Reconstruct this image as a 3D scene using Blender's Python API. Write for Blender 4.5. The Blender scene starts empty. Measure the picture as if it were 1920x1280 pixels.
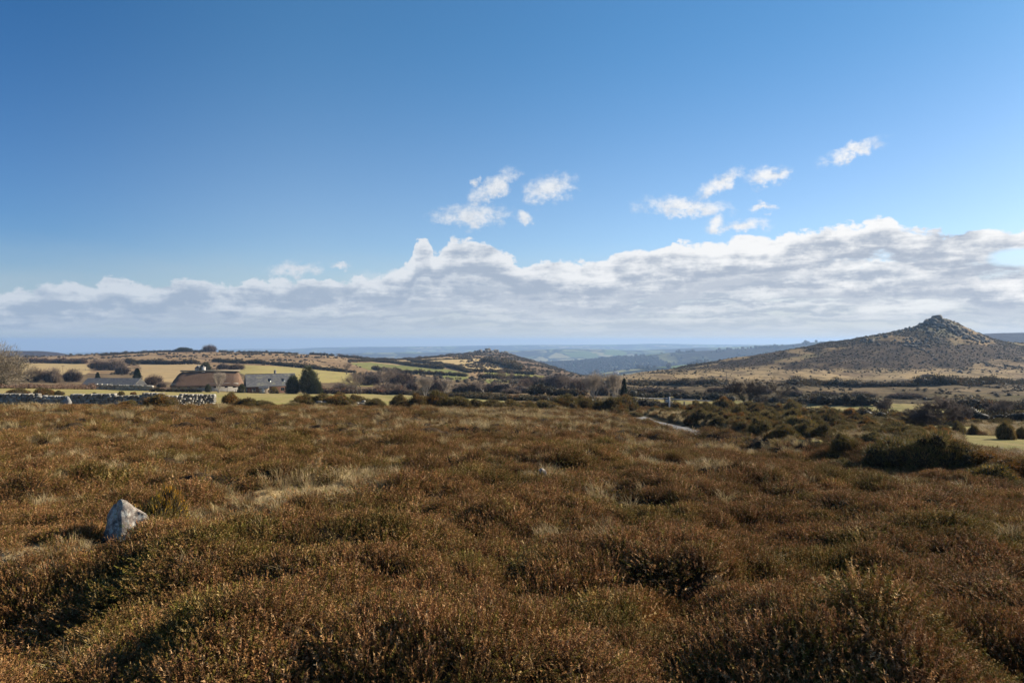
import bpy, bmesh, math, random
import numpy as np
from mathutils import Vector, Matrix

random.seed(7)
RNG = np.random.default_rng(7)
F = 1280.0            # focal length in photo pixels (24 mm lens)
CZ = 1.7              # eye height
sc = bpy.context.scene
COL = sc.collection
SUN_AZ, SUN_EL = math.radians(66), math.radians(28)

# ------------------------------------------------------------------ noise
def _hash(ix, iy, seed):
    h = (ix.astype(np.int64) * 374761393 + iy.astype(np.int64) * 668265263 + seed * 1442695041) & 0xffffffff
    h = ((h ^ (h >> 13)) * 1274126177) & 0xffffffff
    return ((h ^ (h >> 16)) & 0xffffff) / float(0xffffff)

def vnoise(x, y, seed=0):
    ix, iy = np.floor(x), np.floor(y)
    fx, fy = x - ix, y - iy
    ix, iy = ix.astype(np.int64), iy.astype(np.int64)
    a = 2 * np.pi * _hash(ix, iy, seed); b = 2 * np.pi * _hash(ix + 1, iy, seed)
    c = 2 * np.pi * _hash(ix, iy + 1, seed); d = 2 * np.pi * _hash(ix + 1, iy + 1, seed)
    ux = fx * fx * fx * (fx * (fx * 6 - 15) + 10); uy = fy * fy * fy * (fy * (fy * 6 - 15) + 10)
    n00 = np.cos(a) * fx + np.sin(a) * fy
    n10 = np.cos(b) * (fx - 1) + np.sin(b) * fy
    n01 = np.cos(c) * fx + np.sin(c) * (fy - 1)
    n11 = np.cos(d) * (fx - 1) + np.sin(d) * (fy - 1)
    return 1.4 * ((n00 * (1 - ux) + n10 * ux) * (1 - uy) + (n01 * (1 - ux) + n11 * ux) * uy)

def fbm(x, y, oct=4, seed=0, gain=.5):
    s = 0; a = 1; t = 0
    for i in range(oct):
        s = s + a * vnoise(x * 2 ** i + 17.3 * i, y * 2 ** i - 9.1 * i, seed + i); t += a; a *= gain
    return s / t

def sst(a, b, x):
    t = np.clip((x - a) / (b - a), 0, 1)
    return t * t * (3 - 2 * t)

# ------------------------------------------------------------------ terrain height
near_cols = {   # photo column -> (distance, photo row of the ground there); first 20 m follow the plane of the moor
    -700: [(25, 806), (50, 761), (60, 754), (100, 745), (150, 735), (200, 725), (250, 717), (330, 706), (450, 693)],
    0:    [(25, 804), (50, 761), (60, 754), (100, 744), (150, 733), (200, 724), (250, 717), (330, 706), (450, 693)],
    240:  [(25, 804), (50, 763), (60, 755), (100, 748), (150, 740), (210, 733), (250, 725), (300, 718), (450, 698)],
    480:  [(25, 806), (50, 765), (60, 758), (100, 751), (150, 745), (220, 736), (260, 727), (300, 717), (450, 691)],
    720:  [(25, 808), (50, 768), (60, 761), (100, 755), (150, 748), (220, 738), (300, 721), (450, 703)],
    960:  [(25, 810), (50, 772), (60, 765), (80, 758), (110, 751), (150, 744), (250, 728), (350, 716), (450, 709)],
    1100: [(25, 815), (50, 778), (60, 771), (80, 762), (110, 755), (150, 747), (200, 738), (300, 722), (400, 714), (450, 713)],
    1200: [(25, 830), (40, 800), (55, 785), (70, 776), (90, 769), (110, 756), (150, 745), (200, 735), (300, 720), (400, 712), (450, 707)],
    1440: [(20, 864), (33, 838), (50, 805), (70, 786), (90, 772), (110, 764), (150, 749), (200, 737), (300, 722), (400, 714), (450, 706)],
    1680: [(17, 897), (23, 877), (30, 854), (40, 830), (60, 802), (80, 784), (110, 768), (150, 751), (200, 738), (300, 723), (380, 716), (450, 704)],
    1920: [(14, 932), (19, 907), (25, 878), (35, 849), (50, 817), (80, 788), (110, 769), (150, 753), (200, 740), (300, 724), (400, 716), (450, 707)],
    2600: [(14, 932), (19, 905), (25, 878), (35, 849), (50, 817), (80, 788), (110, 769), (150, 753), (200, 740), (300, 724), (400, 716), (450, 707)],
}
sky_px = np.array([-700, 0, 100, 200, 300, 400, 500, 600, 650, 700, 760, 800, 840, 870, 900, 915, 935, 960, 990, 1020, 1050, 1080, 1110, 1140, 1170,
                   1250, 1330, 1400, 1450, 1500, 1550, 1600, 1650, 1700, 1722, 1740, 1756, 1775, 1800, 1830, 1860, 1890, 1920, 1980, 2600], float)
sky_py = np.array([680, 671, 667, 662.5, 659, 659, 661, 665, 669, 673.5, 674, 671, 667, 664, 660, 659, 660, 666, 674, 683, 693, 702, 709, 709, 705,
                   694, 682, 670, 661, 651, 642, 634, 625, 614.5, 607, 597, 591, 593, 606, 621, 634, 640, 643, 648, 660], float)
rd_px = np.array([-700, 600, 760, 915, 1020, 1080, 1110, 1140, 1170, 1400, 1755, 1920, 2600], float)
rd_D = np.array([900, 900, 950, 1100, 1000, 850, 650, 520, 520, 570, 640, 700, 700], float)
ex_px = np.array([-700, 700, 800, 915, 1100, 1200, 1500, 1700, 1756, 1830, 1920, 2600], float)
ex_v = np.array([1, 1, 1.6, 2.2, 1.3, 1.2, 1.25, 1.7, 2.6, 1.7, 1.4, 1.4], float)

ridges = [  # distance, width, [(photo column, photo row of its crest)]
    (2300, 420, [(-700, 660), (0, 656), (40, 655.5), (80, 656), (110, 659), (135, 664), (170, 690), (900, 720), (1040, 712), (1100, 701), (1160, 694), (1230, 688), (1300, 681), (1370, 674), (1430, 668), (1520, 662), (1700, 650), (1790, 632), (1835, 624), (1880, 622.5), (1920, 623), (2100, 624), (2600, 640)]),
    (3600, 650, [(-700, 690), (400, 690), (700, 682), (960, 681), (1040, 680), (1100, 676), (1150, 671), (1220, 664), (1280, 659), (1330, 657), (1420, 652), (1500, 643), (1550, 639.5), (1640, 637), (1900, 640), (2600, 650)]),
    (6200, 1000, [(-700, 668), (300, 664), (520, 662), (700, 661), (850, 660), (960, 657), (1020, 655), (1080, 653.5), (1140, 654), (1200, 656), (1260, 654), (1330, 651), (1400, 648), (1500, 645), (2600, 650)]),
    (11000, 1900, [(-700, 664), (100, 661), (270, 658), (370, 656), (420, 655), (480, 653.5), (540, 654.5), (600, 651), (700, 649.5), (800, 649), (900, 647.5), (960, 646.5), (1010, 646), (1080, 646), (1150, 645.5), (1200, 644.6), (1245, 643.6), (1290, 645), (1380, 645.5), (1500, 645), (2600, 645)]),
]
PXF = np.arange(-700, 2601, 10.0)
LD = np.linspace(math.log(1.0), math.log(17000), 720)
DF = np.exp(LD)

def build_table():
    T = np.zeros((len(PXF), len(DF)))
    keys = sorted(near_cols)
    plane = lambda D: -(1.7 + .06 * D)
    for i, px in enumerate(PXF):
        zs = []
        for k in (max([q for q in keys if q <= px]), min([q for q in keys if q >= px])):
            Ds = [0, 5, 10, 14] if near_cols[k][0][0] >= 17 else [0, 5, 9]
            sl = .06 if k < 1000 else .06 + .025 * min(1, (k - 1000) / 900)
            zz = [-(1.7 + sl * d) for d in Ds]
            for d, py in near_cols[k]:
                Ds.append(d); zz.append(-(py - 640) / F * d)
            zs.append((k, np.interp(DF, Ds, zz)))
        (k0, z0), (k1, z1) = zs
        t = 0 if k1 == k0 else (px - k0) / (k1 - k0)
        zn = z0 * (1 - t) + z1 * t
        Dr = np.interp(px, rd_px, rd_D); zt = -(np.interp(px, sky_px, sky_py) - 640) / F * Dr
        D0 = min(450, Dr * .8) if px < 1100 else 395
        zb = np.interp(D0, DF, zn)
        s = np.clip((DF - D0) / (Dr - D0), 0, 1)
        z = np.where(DF <= D0, zn, zb + (zt - zb) * s ** np.interp(px, ex_px, ex_v))
        base = -240.0
        q = np.clip((DF - Dr) / 900, 0, 1)
        z = np.where(DF > Dr, zt + (base - zt) * q * q * (3 - 2 * q), z)
        far = np.full_like(DF, base)
        for D, w, prof in ridges:
            a = np.array(prof, float)
            zr = -(np.interp(px, a[:, 0], a[:, 1]) - 640) / F * D
            g = base + (zr - base) * np.exp(-((DF - D) / w) ** 2)
            far = np.maximum(far, g)
        z = np.where(DF > Dr, np.maximum(z, np.where(DF > Dr + 300, far, z)), z)
        T[i] = z
    # soften the knots
    k = np.exp(-np.linspace(-2, 2, 9) ** 2); k /= k.sum()
    ridge_keep = T.copy()
    P = np.pad(T, ((0, 0), (4, 4)), mode='edge')
    T = sum(k[j] * P[:, j:j + T.shape[1]] for j in range(9))
    k = np.array([.25, .5, .25])
    P = np.pad(T, ((1, 1), (0, 0)), mode='edge')
    T = sum(k[j] * P[j:j + T.shape[0]] for j in range(3))
    return T
TAB = build_table()

bd_px = np.array([-700, 0, 250, 480, 720, 960, 1060, 1130, 1195, 1225, 1300, 1400, 1500, 1640, 1900, 2100, 2600], float)
bd_D = np.array([47, 49, 51, 55, 58, 62, 66, 68, 63, 60, 49, 39, 32, 25.2, 19.5, 17, 15], float)
def pxD(x, y):
    """photo column and depth of world points, the side and back directions clamped"""
    r = np.hypot(x, y)
    th = np.clip(np.arctan2(x, y), -.90, .90)
    return 960 + F * np.tan(th), r * np.cos(th)
def lookup(px, D):
    u = np.clip((px - PXF[0]) / 10.0, 0, len(PXF) - 1.001)
    v = np.clip((np.log(np.maximum(D, 1.0)) - LD[0]) / (LD[1] - LD[0]), 0, len(LD) - 1.001)
    i, j = u.astype(int), v.astype(int); fu, fv = u - i, v - j
    return (TAB[i, j] * (1 - fu) * (1 - fv) + TAB[i + 1, j] * fu * (1 - fv) + TAB[i, j + 1] * (1 - fu) * fv + TAB[i + 1, j + 1] * fu * fv)
def bound(px): return np.interp(px, bd_px, bd_D)

def seg_dist(x, y, pts):
    best = np.full(np.shape(x), 1e9)
    for (ax, ay), (bx, by) in zip(pts[:-1], pts[1:]):
        dx, dy = bx - ax, by - ay
        t = np.clip(((x - ax) * dx + (y - ay) * dy) / (dx * dx + dy * dy), 0, 1)
        best = np.minimum(best, np.hypot(x - ax - t * dx, y - ay - t * dy))
    return best
def W(px, D): return ((px - 960) / F * D, D)
road_line = [W(1090, 96), W(1150, 84), W(1192, 73), W(1215, 64), W(1262, 53), W(1330, 44.5), W(1420, 36), W(1520, 30.5), W(1660, 26), W(1920, 20.5), W(2200, 18), W(2600, 15)]
GRASS_PATH = [(-6.2, 7.2), (-5.35, 7.05), (-4.75, 7.4)]
SPOTS = [  # straw coloured grassy openings (x, y, radius along x, radius along y)
    (-6.6, 6.75, 2.2, .95), (-9.0, 11.0, 1.4, .7), (-3.3, 11.0, 1.3, 1.1), (-2.9, 12.8, 1.2, .8), (-1.4, 15.5, 1.8, .5), (-6.5, 10.2, .8, .35), (-3.4, 9.0, .5, .5),
    (-.2, 19, 1.7, .5), (2.6, 19.5, 1.2, .4), (-10, 14, 1.5, .6), (3.5, 24, 3, .5), (8.2, 13.6, .9, .4), (-12, 22, 2.5, .5), (-2, 32, 3, .6), (5, 34, 3, .6), (0, 42, 4, .8), (-1.2, 52, 5, .9), (9, 26, 1.6, .4), (-6.5, 26, 2.2, .5)]
def grassy(x, y):
    m = np.full(np.shape(x), -1.0)
    wx = x + .5 * fbm(x * .9, y * .9, 2, 71); wy = y + .35 * fbm(x * .9, y * .9, 2, 72)
    for cx, cy, rx, ry in SPOTS:
        m = np.maximum(m, 1 - np.hypot((wx - cx) / rx, (wy - cy) / ry))
    return m
def domes(x, y, cell, seed):
    """rounded cushions with creases between them, 0 in the crease to 1 on top"""
    X, Y = x / cell, y / cell; ix, iy = np.floor(X), np.floor(Y); f1 = np.full(np.shape(X), 9.0); f2 = f1.copy(); hh = np.zeros(np.shape(X))
    for dx in (-1, 0, 1):
        for dy in (-1, 0, 1):
            cx, cy = (ix + dx).astype(np.int64), (iy + dy).astype(np.int64)
            d = np.hypot(cx + .15 + .7 * _hash(cx, cy, seed) - X, (cy + .15 + .7 * _hash(cx, cy, seed + 1) - Y))
            near = d < f1; f2 = np.where(near, f1, np.minimum(f2, d)); hh = np.where(near, _hash(cx, cy, seed + 2), hh); f1 = np.where(near, d, f1)
    e = np.clip((f2 - f1) / .45, 0, 1)
    return (1 - (1 - e) ** 2.2) * (.45 + .55 * hh)
def mound(x, y):
    wx = x + .22 * vnoise(x * 1.6, y * 1.6, 91); wy = y + .22 * vnoise(x * 1.6 + 9, y * 1.6, 92)
    a = fbm(x * .5 + 3.1, y * .55 + 1.7, 2, 11)
    am = .45 + .55 * sst(-.3, .3, vnoise(x * .4, y * .4, 93))
    return .34 * a + am * (.25 * domes(wx, wy, 1.15, 21) + .14 * domes(wx, wy, .52, 31)) + .06 * vnoise(x * 2.7, y * 2.7, 33) - .30
HUM = [(2.1, 3.9, .9, .30), (.05, 4.05, .85, .28), (-1.6, 6.5, 1.0, .2), (-3.0, 7.15, .85, .30), (3.9, 4.5, .9, .25), (1.6, 6.5, 1.3, .16), (4.9, 7.2, 1.2, .2), (-1.7, 4.3, .6, .14), (-3.75, 7.3, .5, .14), (-3.3, 4.9, .9, -.14), (-4.4, 5.9, 1.0, -.34), (-5.6, 6.0, 1.0, -.2), (3.0, 3.1, .5, -.25), (.9, 3.3, .35, -.22), (1.25, 5.3, .5, -.2), (-.6, 5.2, .6, -.22), (5.0, 5.6, .5, -.2)]
def ground(x, y):
    x = np.asarray(x, float); y = np.asarray(y, float)
    px, D = pxD(x, y)
    z = lookup(px, D)
    nb = bound(px)
    hm = sst(0, 6, nb - D)                                   # 1 on the heather moor
    gm = sst(-.15, .35, grassy(x, y)) if np.any(D < 70) else 0
    z = z + hm * (1 - .85 * gm) * mound(x, y) - hm * gm * .10
    for hx, hy, r, h in HUM:
        z = z + h * np.exp(-(((x - hx) / r) ** 2 + ((y - hy) / r) ** 2) * 1.2)
    z = z - .25 * np.exp(-(((x + 4.05) / .35) ** 2 + ((y - 8.5) / 1.0) ** 2))
    z = z + (1 - hm) * .22 * fbm(x * .12, y * .12, 3, 41) * sst(20, 60, D) * (D < 420)
    rough = sst(1130, 1250, px) * sst(90, 150, D)
    z = z + rough * (4.2 * fbm(x * .016, y * .016, 2, 55) + 1.0 * fbm(x * .045, y * .045, 4, 51)) * (D < 900) * sst(720, 560, D)
    crag = np.exp(-(((px - 1762) / 46) ** 2 + ((D - 628) / 34) ** 2)) + .7 * np.exp(-(((px - 905) / 45) ** 2 + ((D - 1080) / 60) ** 2))
    z = z + crag * 3.2 * fbm(x * .09, y * .09, 4, 61)
    z = z + sst(1500, 2600, D) * 9 * fbm(x * .0016, y * .0016, 4, 81) * (D < 9000)
    w_ = np.exp(-(((x + 4.75) / .95) ** 2 + ((y - 7.05) / .75) ** 2) ** 1.5); z = z * (1 - w_) + (lookup(px, D) - .04) * w_
    rd = seg_dist(x, y, road_line)
    z = z + .62 * np.exp(-((rd - 3.3) / 1.25) ** 2) * (D < bound(px) + .4) * sst(1295, 1340, px)
    z = z - .5 * sst(3.2, 1.6, rd) * (D < 120)
    return z + CZ
def gz(x, y): return float(ground(np.array([x]), np.array([y]))[0])

_DS = np.exp(np.linspace(math.log(2.5), math.log(14000), 2600))
def hit(px, py, dmin=2.5, dmax=14000):
    """distance at which a sight line meets the ground (for laying out what was measured on the photo)"""
    D = _DS[(_DS >= dmin) & (_DS <= dmax)]
    z = ground((px - 960) / F * D, D)
    below = (CZ - (py - 640) / F * D) <= z
    return float(D[np.argmax(below)]) if below.any() else float(D[-1])

# ------------------------------------------------------------------ mesh helpers
def np_mesh(name, V, faces_flat, loop_tot, col=None, smooth=False):
    me = bpy.data.meshes.new(name)
    V = np.asarray(V, np.float32); faces_flat = np.asarray(faces_flat, np.int32); loop_tot = np.asarray(loop_tot, np.int32)
    me.vertices.add(len(V)); me.vertices.foreach_set('co', V.ravel())
    me.loops.add(len(faces_flat)); me.loops.foreach_set('vertex_index', faces_flat)
    me.polygons.add(len(loop_tot))
    st = np.zeros(len(loop_tot), np.int32); st[1:] = np.cumsum(loop_tot)[:-1]
    me.polygons.foreach_set('loop_start', st)
    if smooth: me.polygons.foreach_set('use_smooth', np.ones(len(loop_tot), bool))
    if col is not None:
        at_ = me.color_attributes.new('Col', 'FLOAT_COLOR', 'POINT')
        c = np.ones((len(V), 4), np.float32); c[:, :3] = col
        at_.data.foreach_set('color', c.ravel())
    me.update(calc_edges=True)
    return me

class MB:
    """collects vertices, faces and vertex colours; one mesh at the end"""
    def __init__(s): s.V = []; s.F = []; s.C = []; s.n = 0
    def add(s, V, Fc, c=(1, 1, 1)):
        V = np.asarray(V, float).reshape(-1, 3)
        s.V.append(V); s.F.append([[i + s.n for i in f] for f in Fc])
        c = np.asarray(c, float); s.C.append(np.broadcast_to(c, V.shape) if c.ndim == 1 else c); s.n += len(V)
    def tris(s, V, c):
        """V (n,3,3): loose triangles, colour per triangle"""
        n = len(V); idx = (np.arange(n * 3) + s.n).reshape(n, 3)
        s.V.append(V.reshape(-1, 3)); s.F.append(idx.tolist()); s.C.append(np.repeat(np.broadcast_to(c, (n, 3)), 3, axis=0)); s.n += n * 3
    def box(s, a, b, c=(1, 1, 1)):
        (x0, y0, z0), (x1, y1, z1) = a, b
        s.add([(x0, y0, z0), (x1, y0, z0), (x1, y1, z0), (x0, y1, z0), (x0, y0, z1), (x1, y0, z1), (x1, y1, z1), (x0, y1, z1)],
              [(0, 3, 2, 1), (4, 5, 6, 7), (0, 1, 5, 4), (1, 2, 6, 5), (2, 3, 7, 6), (3, 0, 4, 7)], c)
    def tube(s, p0, p1, r0, r1, k=6, c=(1, 1, 1), cap=True):
        p0, p1 = Vector(p0), Vector(p1); d = (p1 - p0).normalized()
        a = d.orthogonal().normalized(); b = d.cross(a)
        V = []
        for p, r in ((p0, r0), (p1, r1)):
            for i in range(k):
                t = 2 * math.pi * i / k; V.append(p + (a * math.cos(t) + b * math.sin(t)) * r)
        Fc = [(i, (i + 1) % k, k + (i + 1) % k, k + i) for i in range(k)]
        if cap: Fc += [tuple(range(k))[::-1], tuple(range(k, 2 * k))]
        s.add(V, Fc, c)
    def mesh(s, name, smooth=False):
        V = np.concatenate(s.V); C = np.concatenate(s.C)
        Fl = [f for fs in s.F for f in fs]
        flat = [i for f in Fl for i in f]; tot = [len(f) for f in Fl]
        return np_mesh(name, V, flat, tot, C, smooth)

def link(name, me, mat=None, parent=None):
    o = bpy.data.objects.new(name, me)
    if mat and me and not me.materials: me.materials.append(mat)
    COL.objects.link(o)
    if parent: o.parent = parent
    return o
def tag(o, label=None, cat=None, group=None, kind=None):
    if label: o['label'] = label
    if cat: o['category'] = cat
    if group: o['group'] = group
    if kind: o['kind'] = kind
    return o
def empty(name, loc, rz=0.0, scale=(1, 1, 1)):
    o = bpy.data.objects.new(name, None); COL.objects.link(o)
    o.location = loc; o.rotation_euler = (0, 0, rz); o.scale = scale; o.empty_display_size = .2
    return o
def place_copy(parts, name, loc, rz, scale, label, cat, group):
    """an Empty with its own copies of the parts (mesh data shared)"""
    r = empty(name, loc, rz, scale); tag(r, label, cat, group)
    for nm, me in parts:
        c = bpy.data.objects.new(nm, me); COL.objects.link(c); c.parent = r
    return r

# ------------------------------------------------------------------ node helper
class S:
    """a socket with arithmetic"""
    nt = None
    def __init__(s, sock): s.s = sock
    @staticmethod
    def m(op, *a, clamp=False):
        n = S.nt.nodes.new('ShaderNodeMath'); n.operation = op; n.use_clamp = clamp
        for i, v in enumerate(a):
            if isinstance(v, S): S.nt.links.new(v.s, n.inputs[i])
            else: n.inputs[i].default_value = v
        return S(n.outputs[0])
    def __add__(s, o): return S.m('ADD', s, o)
    __radd__ = __add__
    def __sub__(s, o): return S.m('SUBTRACT', s, o)
    def __rsub__(s, o): return S.m('SUBTRACT', o, s)
    def __mul__(s, o): return S.m('MULTIPLY', s, o)
    __rmul__ = __mul__
    def __truediv__(s, o): return S.m('DIVIDE', s, o)
    def max(s, o): return S.m('MAXIMUM', s, o)
    def min(s, o): return S.m('MINIMUM', s, o)
    def clamp(s): return S.m('MULTIPLY', s, 1.0, clamp=True)
def ss(a, b, x):
    n = S.nt.nodes.new('ShaderNodeMapRange'); n.interpolation_type = 'SMOOTHSTEP'
    for k, v in (('From Min', a), ('From Max', b), ('Value', x)):
        if isinstance(v, S): S.nt.links.new(v.s, n.inputs[k])
        else: n.inputs[k].default_value = v
    return S(n.outputs['Result'])
def noise(vec, scale, detail=4, rough=.55, w=None, dist=0.0):
    n = S.nt.nodes.new('ShaderNodeTexNoise'); n.noise_dimensions = '3D'
    n.inputs['Scale'].default_value = scale; n.inputs['Detail'].default_value = detail; n.inputs['Roughness'].default_value = rough; n.inputs['Distortion'].default_value = dist
    if vec is not None: S.nt.links.new(vec.s, n.inputs['Vector'])
    return S(n.outputs['Fac'])
def mix(f, a, b, mode='MIX'):
    n = S.nt.nodes.new('ShaderNodeMix'); n.data_type = 'RGBA'; n.blend_type = mode; n.clamp_factor = True
    for k, v in ((0, f), (6, a), (7, b)):
        if isinstance(v, S): S.nt.links.new(v.s, n.inputs[k])
        elif k == 0: n.inputs[0].default_value = v
        else: n.inputs[k].default_value = (*v, 1)
    return S(n.outputs[2])
def comb(x, y, z):
    n = S.nt.nodes.new('ShaderNodeCombineXYZ')
    for i, v in enumerate((x, y, z)):
        if isinstance(v, S): S.nt.links.new(v.s, n.inputs[i])
        else: n.inputs[i].default_value = v
    return S(n.outputs[0])
def node(t, out=0, **kw):
    n = S.nt.nodes.new(t)
    for k, v in kw.items(): setattr(n, k, v)
    return S(n.outputs[out])
def vscale(v, x, y, z):
    n = S.nt.nodes.new('ShaderNodeVectorMath'); n.operation = 'MULTIPLY'
    S.nt.links.new(v.s, n.inputs[0]); n.inputs[1].default_value = (x, y, z); return S(n.outputs[0])
def new_mat(name):
    m = bpy.data.materials.new(name); m.use_nodes = True
    m.node_tree.nodes.clear(); S.nt = m.node_tree
    return m
def finish(color, rough=.9, bump=None, bdist=.1, transl=0.0, spec=.2, tcol=None):
    nt = S.nt
    p = nt.nodes.new('ShaderNodeBsdfPrincipled'); out = nt.nodes.new('ShaderNodeOutputMaterial')
    if isinstance(color, S): nt.links.new(color.s, p.inputs['Base Color'])
    else: p.inputs['Base Color'].default_value = (*color, 1)
    p.inputs['Roughness'].default_value = rough; p.inputs['Specular IOR Level'].default_value = spec
    if bump is not None:
        b = nt.nodes.new('ShaderNodeBump'); b.inputs['Distance'].default_value = bdist; b.inputs['Strength'].default_value = 1
        nt.links.new(bump.s, b.inputs['Height']); nt.links.new(b.outputs[0], p.inputs['Normal'])
    if transl:
        t = nt.nodes.new('ShaderNodeBsdfTranslucent'); mx = nt.nodes.new('ShaderNodeMixShader'); mx.inputs[0].default_value = transl
        src = tcol if tcol is not None else color
        nt.links.new(src.s, t.inputs[0]); nt.links.new(p.outputs[0], mx.inputs[1]); nt.links.new(t.outputs[0], mx.inputs[2])
        nt.links.new(mx.outputs[0], out.inputs[0])
    else: nt.links.new(p.outputs[0], out.inputs[0])
def pos(): return node('ShaderNodeNewGeometry', 0)
def objco(): return node('ShaderNodeTexCoord', 3)
def vcol():
    n = S.nt.nodes.new('ShaderNodeVertexColor'); n.layer_name = 'Col'; return S(n.outputs[0])
def orand(): return S(S.nt.nodes.new('ShaderNodeObjectInfo').outputs['Random'])
def bright(c, f):
    """colour times a scalar"""
    n = S.nt.nodes.new('ShaderNodeVectorMath'); n.operation = 'SCALE'
    S.nt.links.new(c.s, n.inputs[0])
    if isinstance(f, S): S.nt.links.new(f.s, n.inputs['Scale'])
    else: n.inputs['Scale'].default_value = f
    return S(n.outputs[0])

M = {}
def build_materials():
    # terrain: vertex colours carry the land cover, noise breaks it up
    m = M['land'] = new_mat('land'); p = pos(); c = vcol()
    n1 = noise(p, .35, 6, .65); n2 = noise(p, 2.3, 5, .7); n3 = noise(vscale(p, 1, 1, .3), .045, 5, .6)
    n4 = noise(p, .09, 5, .68); n5 = noise(p, .9, 4, .7)
    f = .35 + n1 * .6 + n2 * .4 + n3 * .3
    c = mix(ss(.48, .60, n4 + (n5 - .5) * .3), c, bright(c, .50)); c = mix(ss(.56, .66, n4 * .5 + n5 * .5), c, bright(c, 1.45))
    c2 = mix(ss(.45, .68, noise(p, .8, 5, .65)), c, mix(.22, c, (.20, .15, .08)))
    finish(bright(c2, f), 1, n1 * .6 + n2 * .4, .5, spec=.05)
    m = M['soil'] = new_mat('soil'); p = pos(); c = vcol()
    n1 = noise(p, 6, 6, .7); n2 = noise(p, 30, 3, .7)
    finish(bright(c, .5 + n1 * .6 + n2 * .4), 1, n1 + n2 * .4, .04, spec=.05)
    m = M['turf'] = new_mat('turf'); p = pos(); c = vcol()
    n1 = noise(vscale(p, 1, .35, 1), .35, 7, .72); n2 = noise(p, 3.5, 5, .7)
    c2 = mix(ss(.42, .62, n1), c, mix(.6, c, (.30, .21, .10)))
    finish(bright(c2, .55 + n1 * .45 + n2 * .45), 1, n1 * .5 + n2, .08, spec=.05)
    # far hills: small fields, hedged, and woods
    m = M['far'] = new_mat('far_country'); p = pos(); c = vcol()
    v = S.nt.nodes.new('ShaderNodeTexVoronoi'); v.inputs['Scale'].default_value = .0055; v.inputs['Randomness'].default_value = .85
    w = S.nt.nodes.new('ShaderNodeVectorMath'); w.operation = 'ADD'
    nn = S.nt.nodes.new('ShaderNodeTexNoise'); nn.inputs['Scale'].default_value = .004; S.nt.links.new(p.s, nn.inputs['Vector'])
    w2 = S.nt.nodes.new('ShaderNodeVectorMath'); w2.operation = 'SCALE'; w2.inputs['Scale'].default_value = 150
    S.nt.links.new(nn.outputs['Color'], w2.inputs[0]); S.nt.links.new(w2.outputs[0], w.inputs[0]); S.nt.links.new(p.s, w.inputs[1])
    fl = vscale(S(w.outputs[0]), 1, .55, 0); S.nt.links.new(fl.s, v.inputs['Vector'])
    sep = S.nt.nodes.new('ShaderNodeSeparateColor'); S.nt.links.new(v.outputs['Color'], sep.inputs[0])
    r, g = S(sep.outputs[0]), S(sep.outputs[1])
    fieldc = mix(ss(.3, .7, r), (.15, .19, .055), mix(ss(.5, .7, g), (.30, .27, .13), (.09, .07, .045)))
    ve = S.nt.nodes.new('ShaderNodeTexVoronoi'); ve.feature = 'DISTANCE_TO_EDGE'; ve.inputs['Scale'].default_value = .0055; ve.inputs['Randomness'].default_value = .85
    S.nt.links.new(fl.s, ve.inputs['Vector'])
    hedge = ss(.10, .03, S(ve.outputs['Distance']) + (noise(p, .02, 4) - .5) * .10)
    fieldc = mix(hedge, fieldc, (.028, .030, .020))
    wood = ss(.48, .56, noise(vscale(p, 1, .6, 0), .0011, 5, .6))
    woodc = bright(mix(noise(p, .02, 4), (.022, .026, .016), (.06, .045, .035)), .5 + noise(p, .06, 4, .7))
    cc = mix(wood, fieldc, woodc)
    sepc = S.nt.nodes.new('ShaderNodeSeparateColor'); S.nt.links.new(c.s, sepc.inputs[0])
    # vertex colour red = share of bare moor
    cc = mix(S(sepc.outputs[0]), cc, bright(mix(noise(p, .01, 5, .6), (.035, .022, .016), (.075, .05, .035)), 1.0))
    cc = mix(S(sepc.outputs[1]), cc, (.12, .16, .04))
    finish(cc, 1, noise(p, .05, 5, .7), 12, spec=.0)
    # heather
    m = M['heather'] = new_mat('heather'); p = pos(); c = vcol()
    big = noise(p, .55, 4, .6); med = noise(p, 2.1, 3, .6); rnd = orand()
    green = ss(.50, .63, big + (med - .5) * .35)
    straw = ss(.60, .72, noise(vscale(p, 1, 1, 1), .33, 4, .65) + (med - .5) * .2)
    tone = mix(green, (1.18, .97, .76), (1.02, 1.0, .63))
    tone = mix(straw * .6, tone, (1.7, 1.45, 1.15))
    cc = mix(1.0, c, tone, 'MULTIPLY')
    finish(bright(cc, .62 + rnd * .76), .75, transl=.12, spec=.12)
    m = M['straw'] = new_mat('dry_grass'); p = pos(); c = vcol()
    finish(bright(mix(ss(.4, .7, noise(p, .8, 3)), c, mix(.3, c, (.24, .21, .07))), .75 + orand() * .5), .6, transl=.25, spec=.2)
    m = M['gorse'] = new_mat('gorse_foliage'); p = pos(); c = vcol()
    cc = mix(ss(.5, .66, noise(p, .5, 4, .6)), c, mix(1.0, c, (1.6, 1.05, .75), 'MULTIPLY'))
    finish(bright(cc, .7 + orand() * .5), .6, transl=.25, spec=.2)
    m = M['stems'] = new_mat('dead_stems'); p = pos()
    finish(mix(noise(p, 3, 4, .7), (.028, .022, .014), (.075, .055, .033)), .95, noise(p, 9, 4, .7), .06, spec=.05)
    m = M['bark'] = new_mat('bark'); p = pos(); c = vcol()
    finish(bright(c, .6 + noise(p, 4, 4, .7) * .8), .9, noise(p, 14, 3), .02, spec=.1)
    m = M['leaf'] = new_mat('evergreen_leaf'); p = pos(); c = vcol()
    finish(bright(c, .55 + noise(p, .7, 4, .7) * .9), .6, transl=.15, spec=.2)
    m = M['granite'] = new_mat('granite'); p = pos()
    n1 = noise(p, .35, 6, .7); n2 = noise(p, 2.5, 5, .7); li = ss(.52, .62, noise(p, .8, 5, .7))
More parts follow.
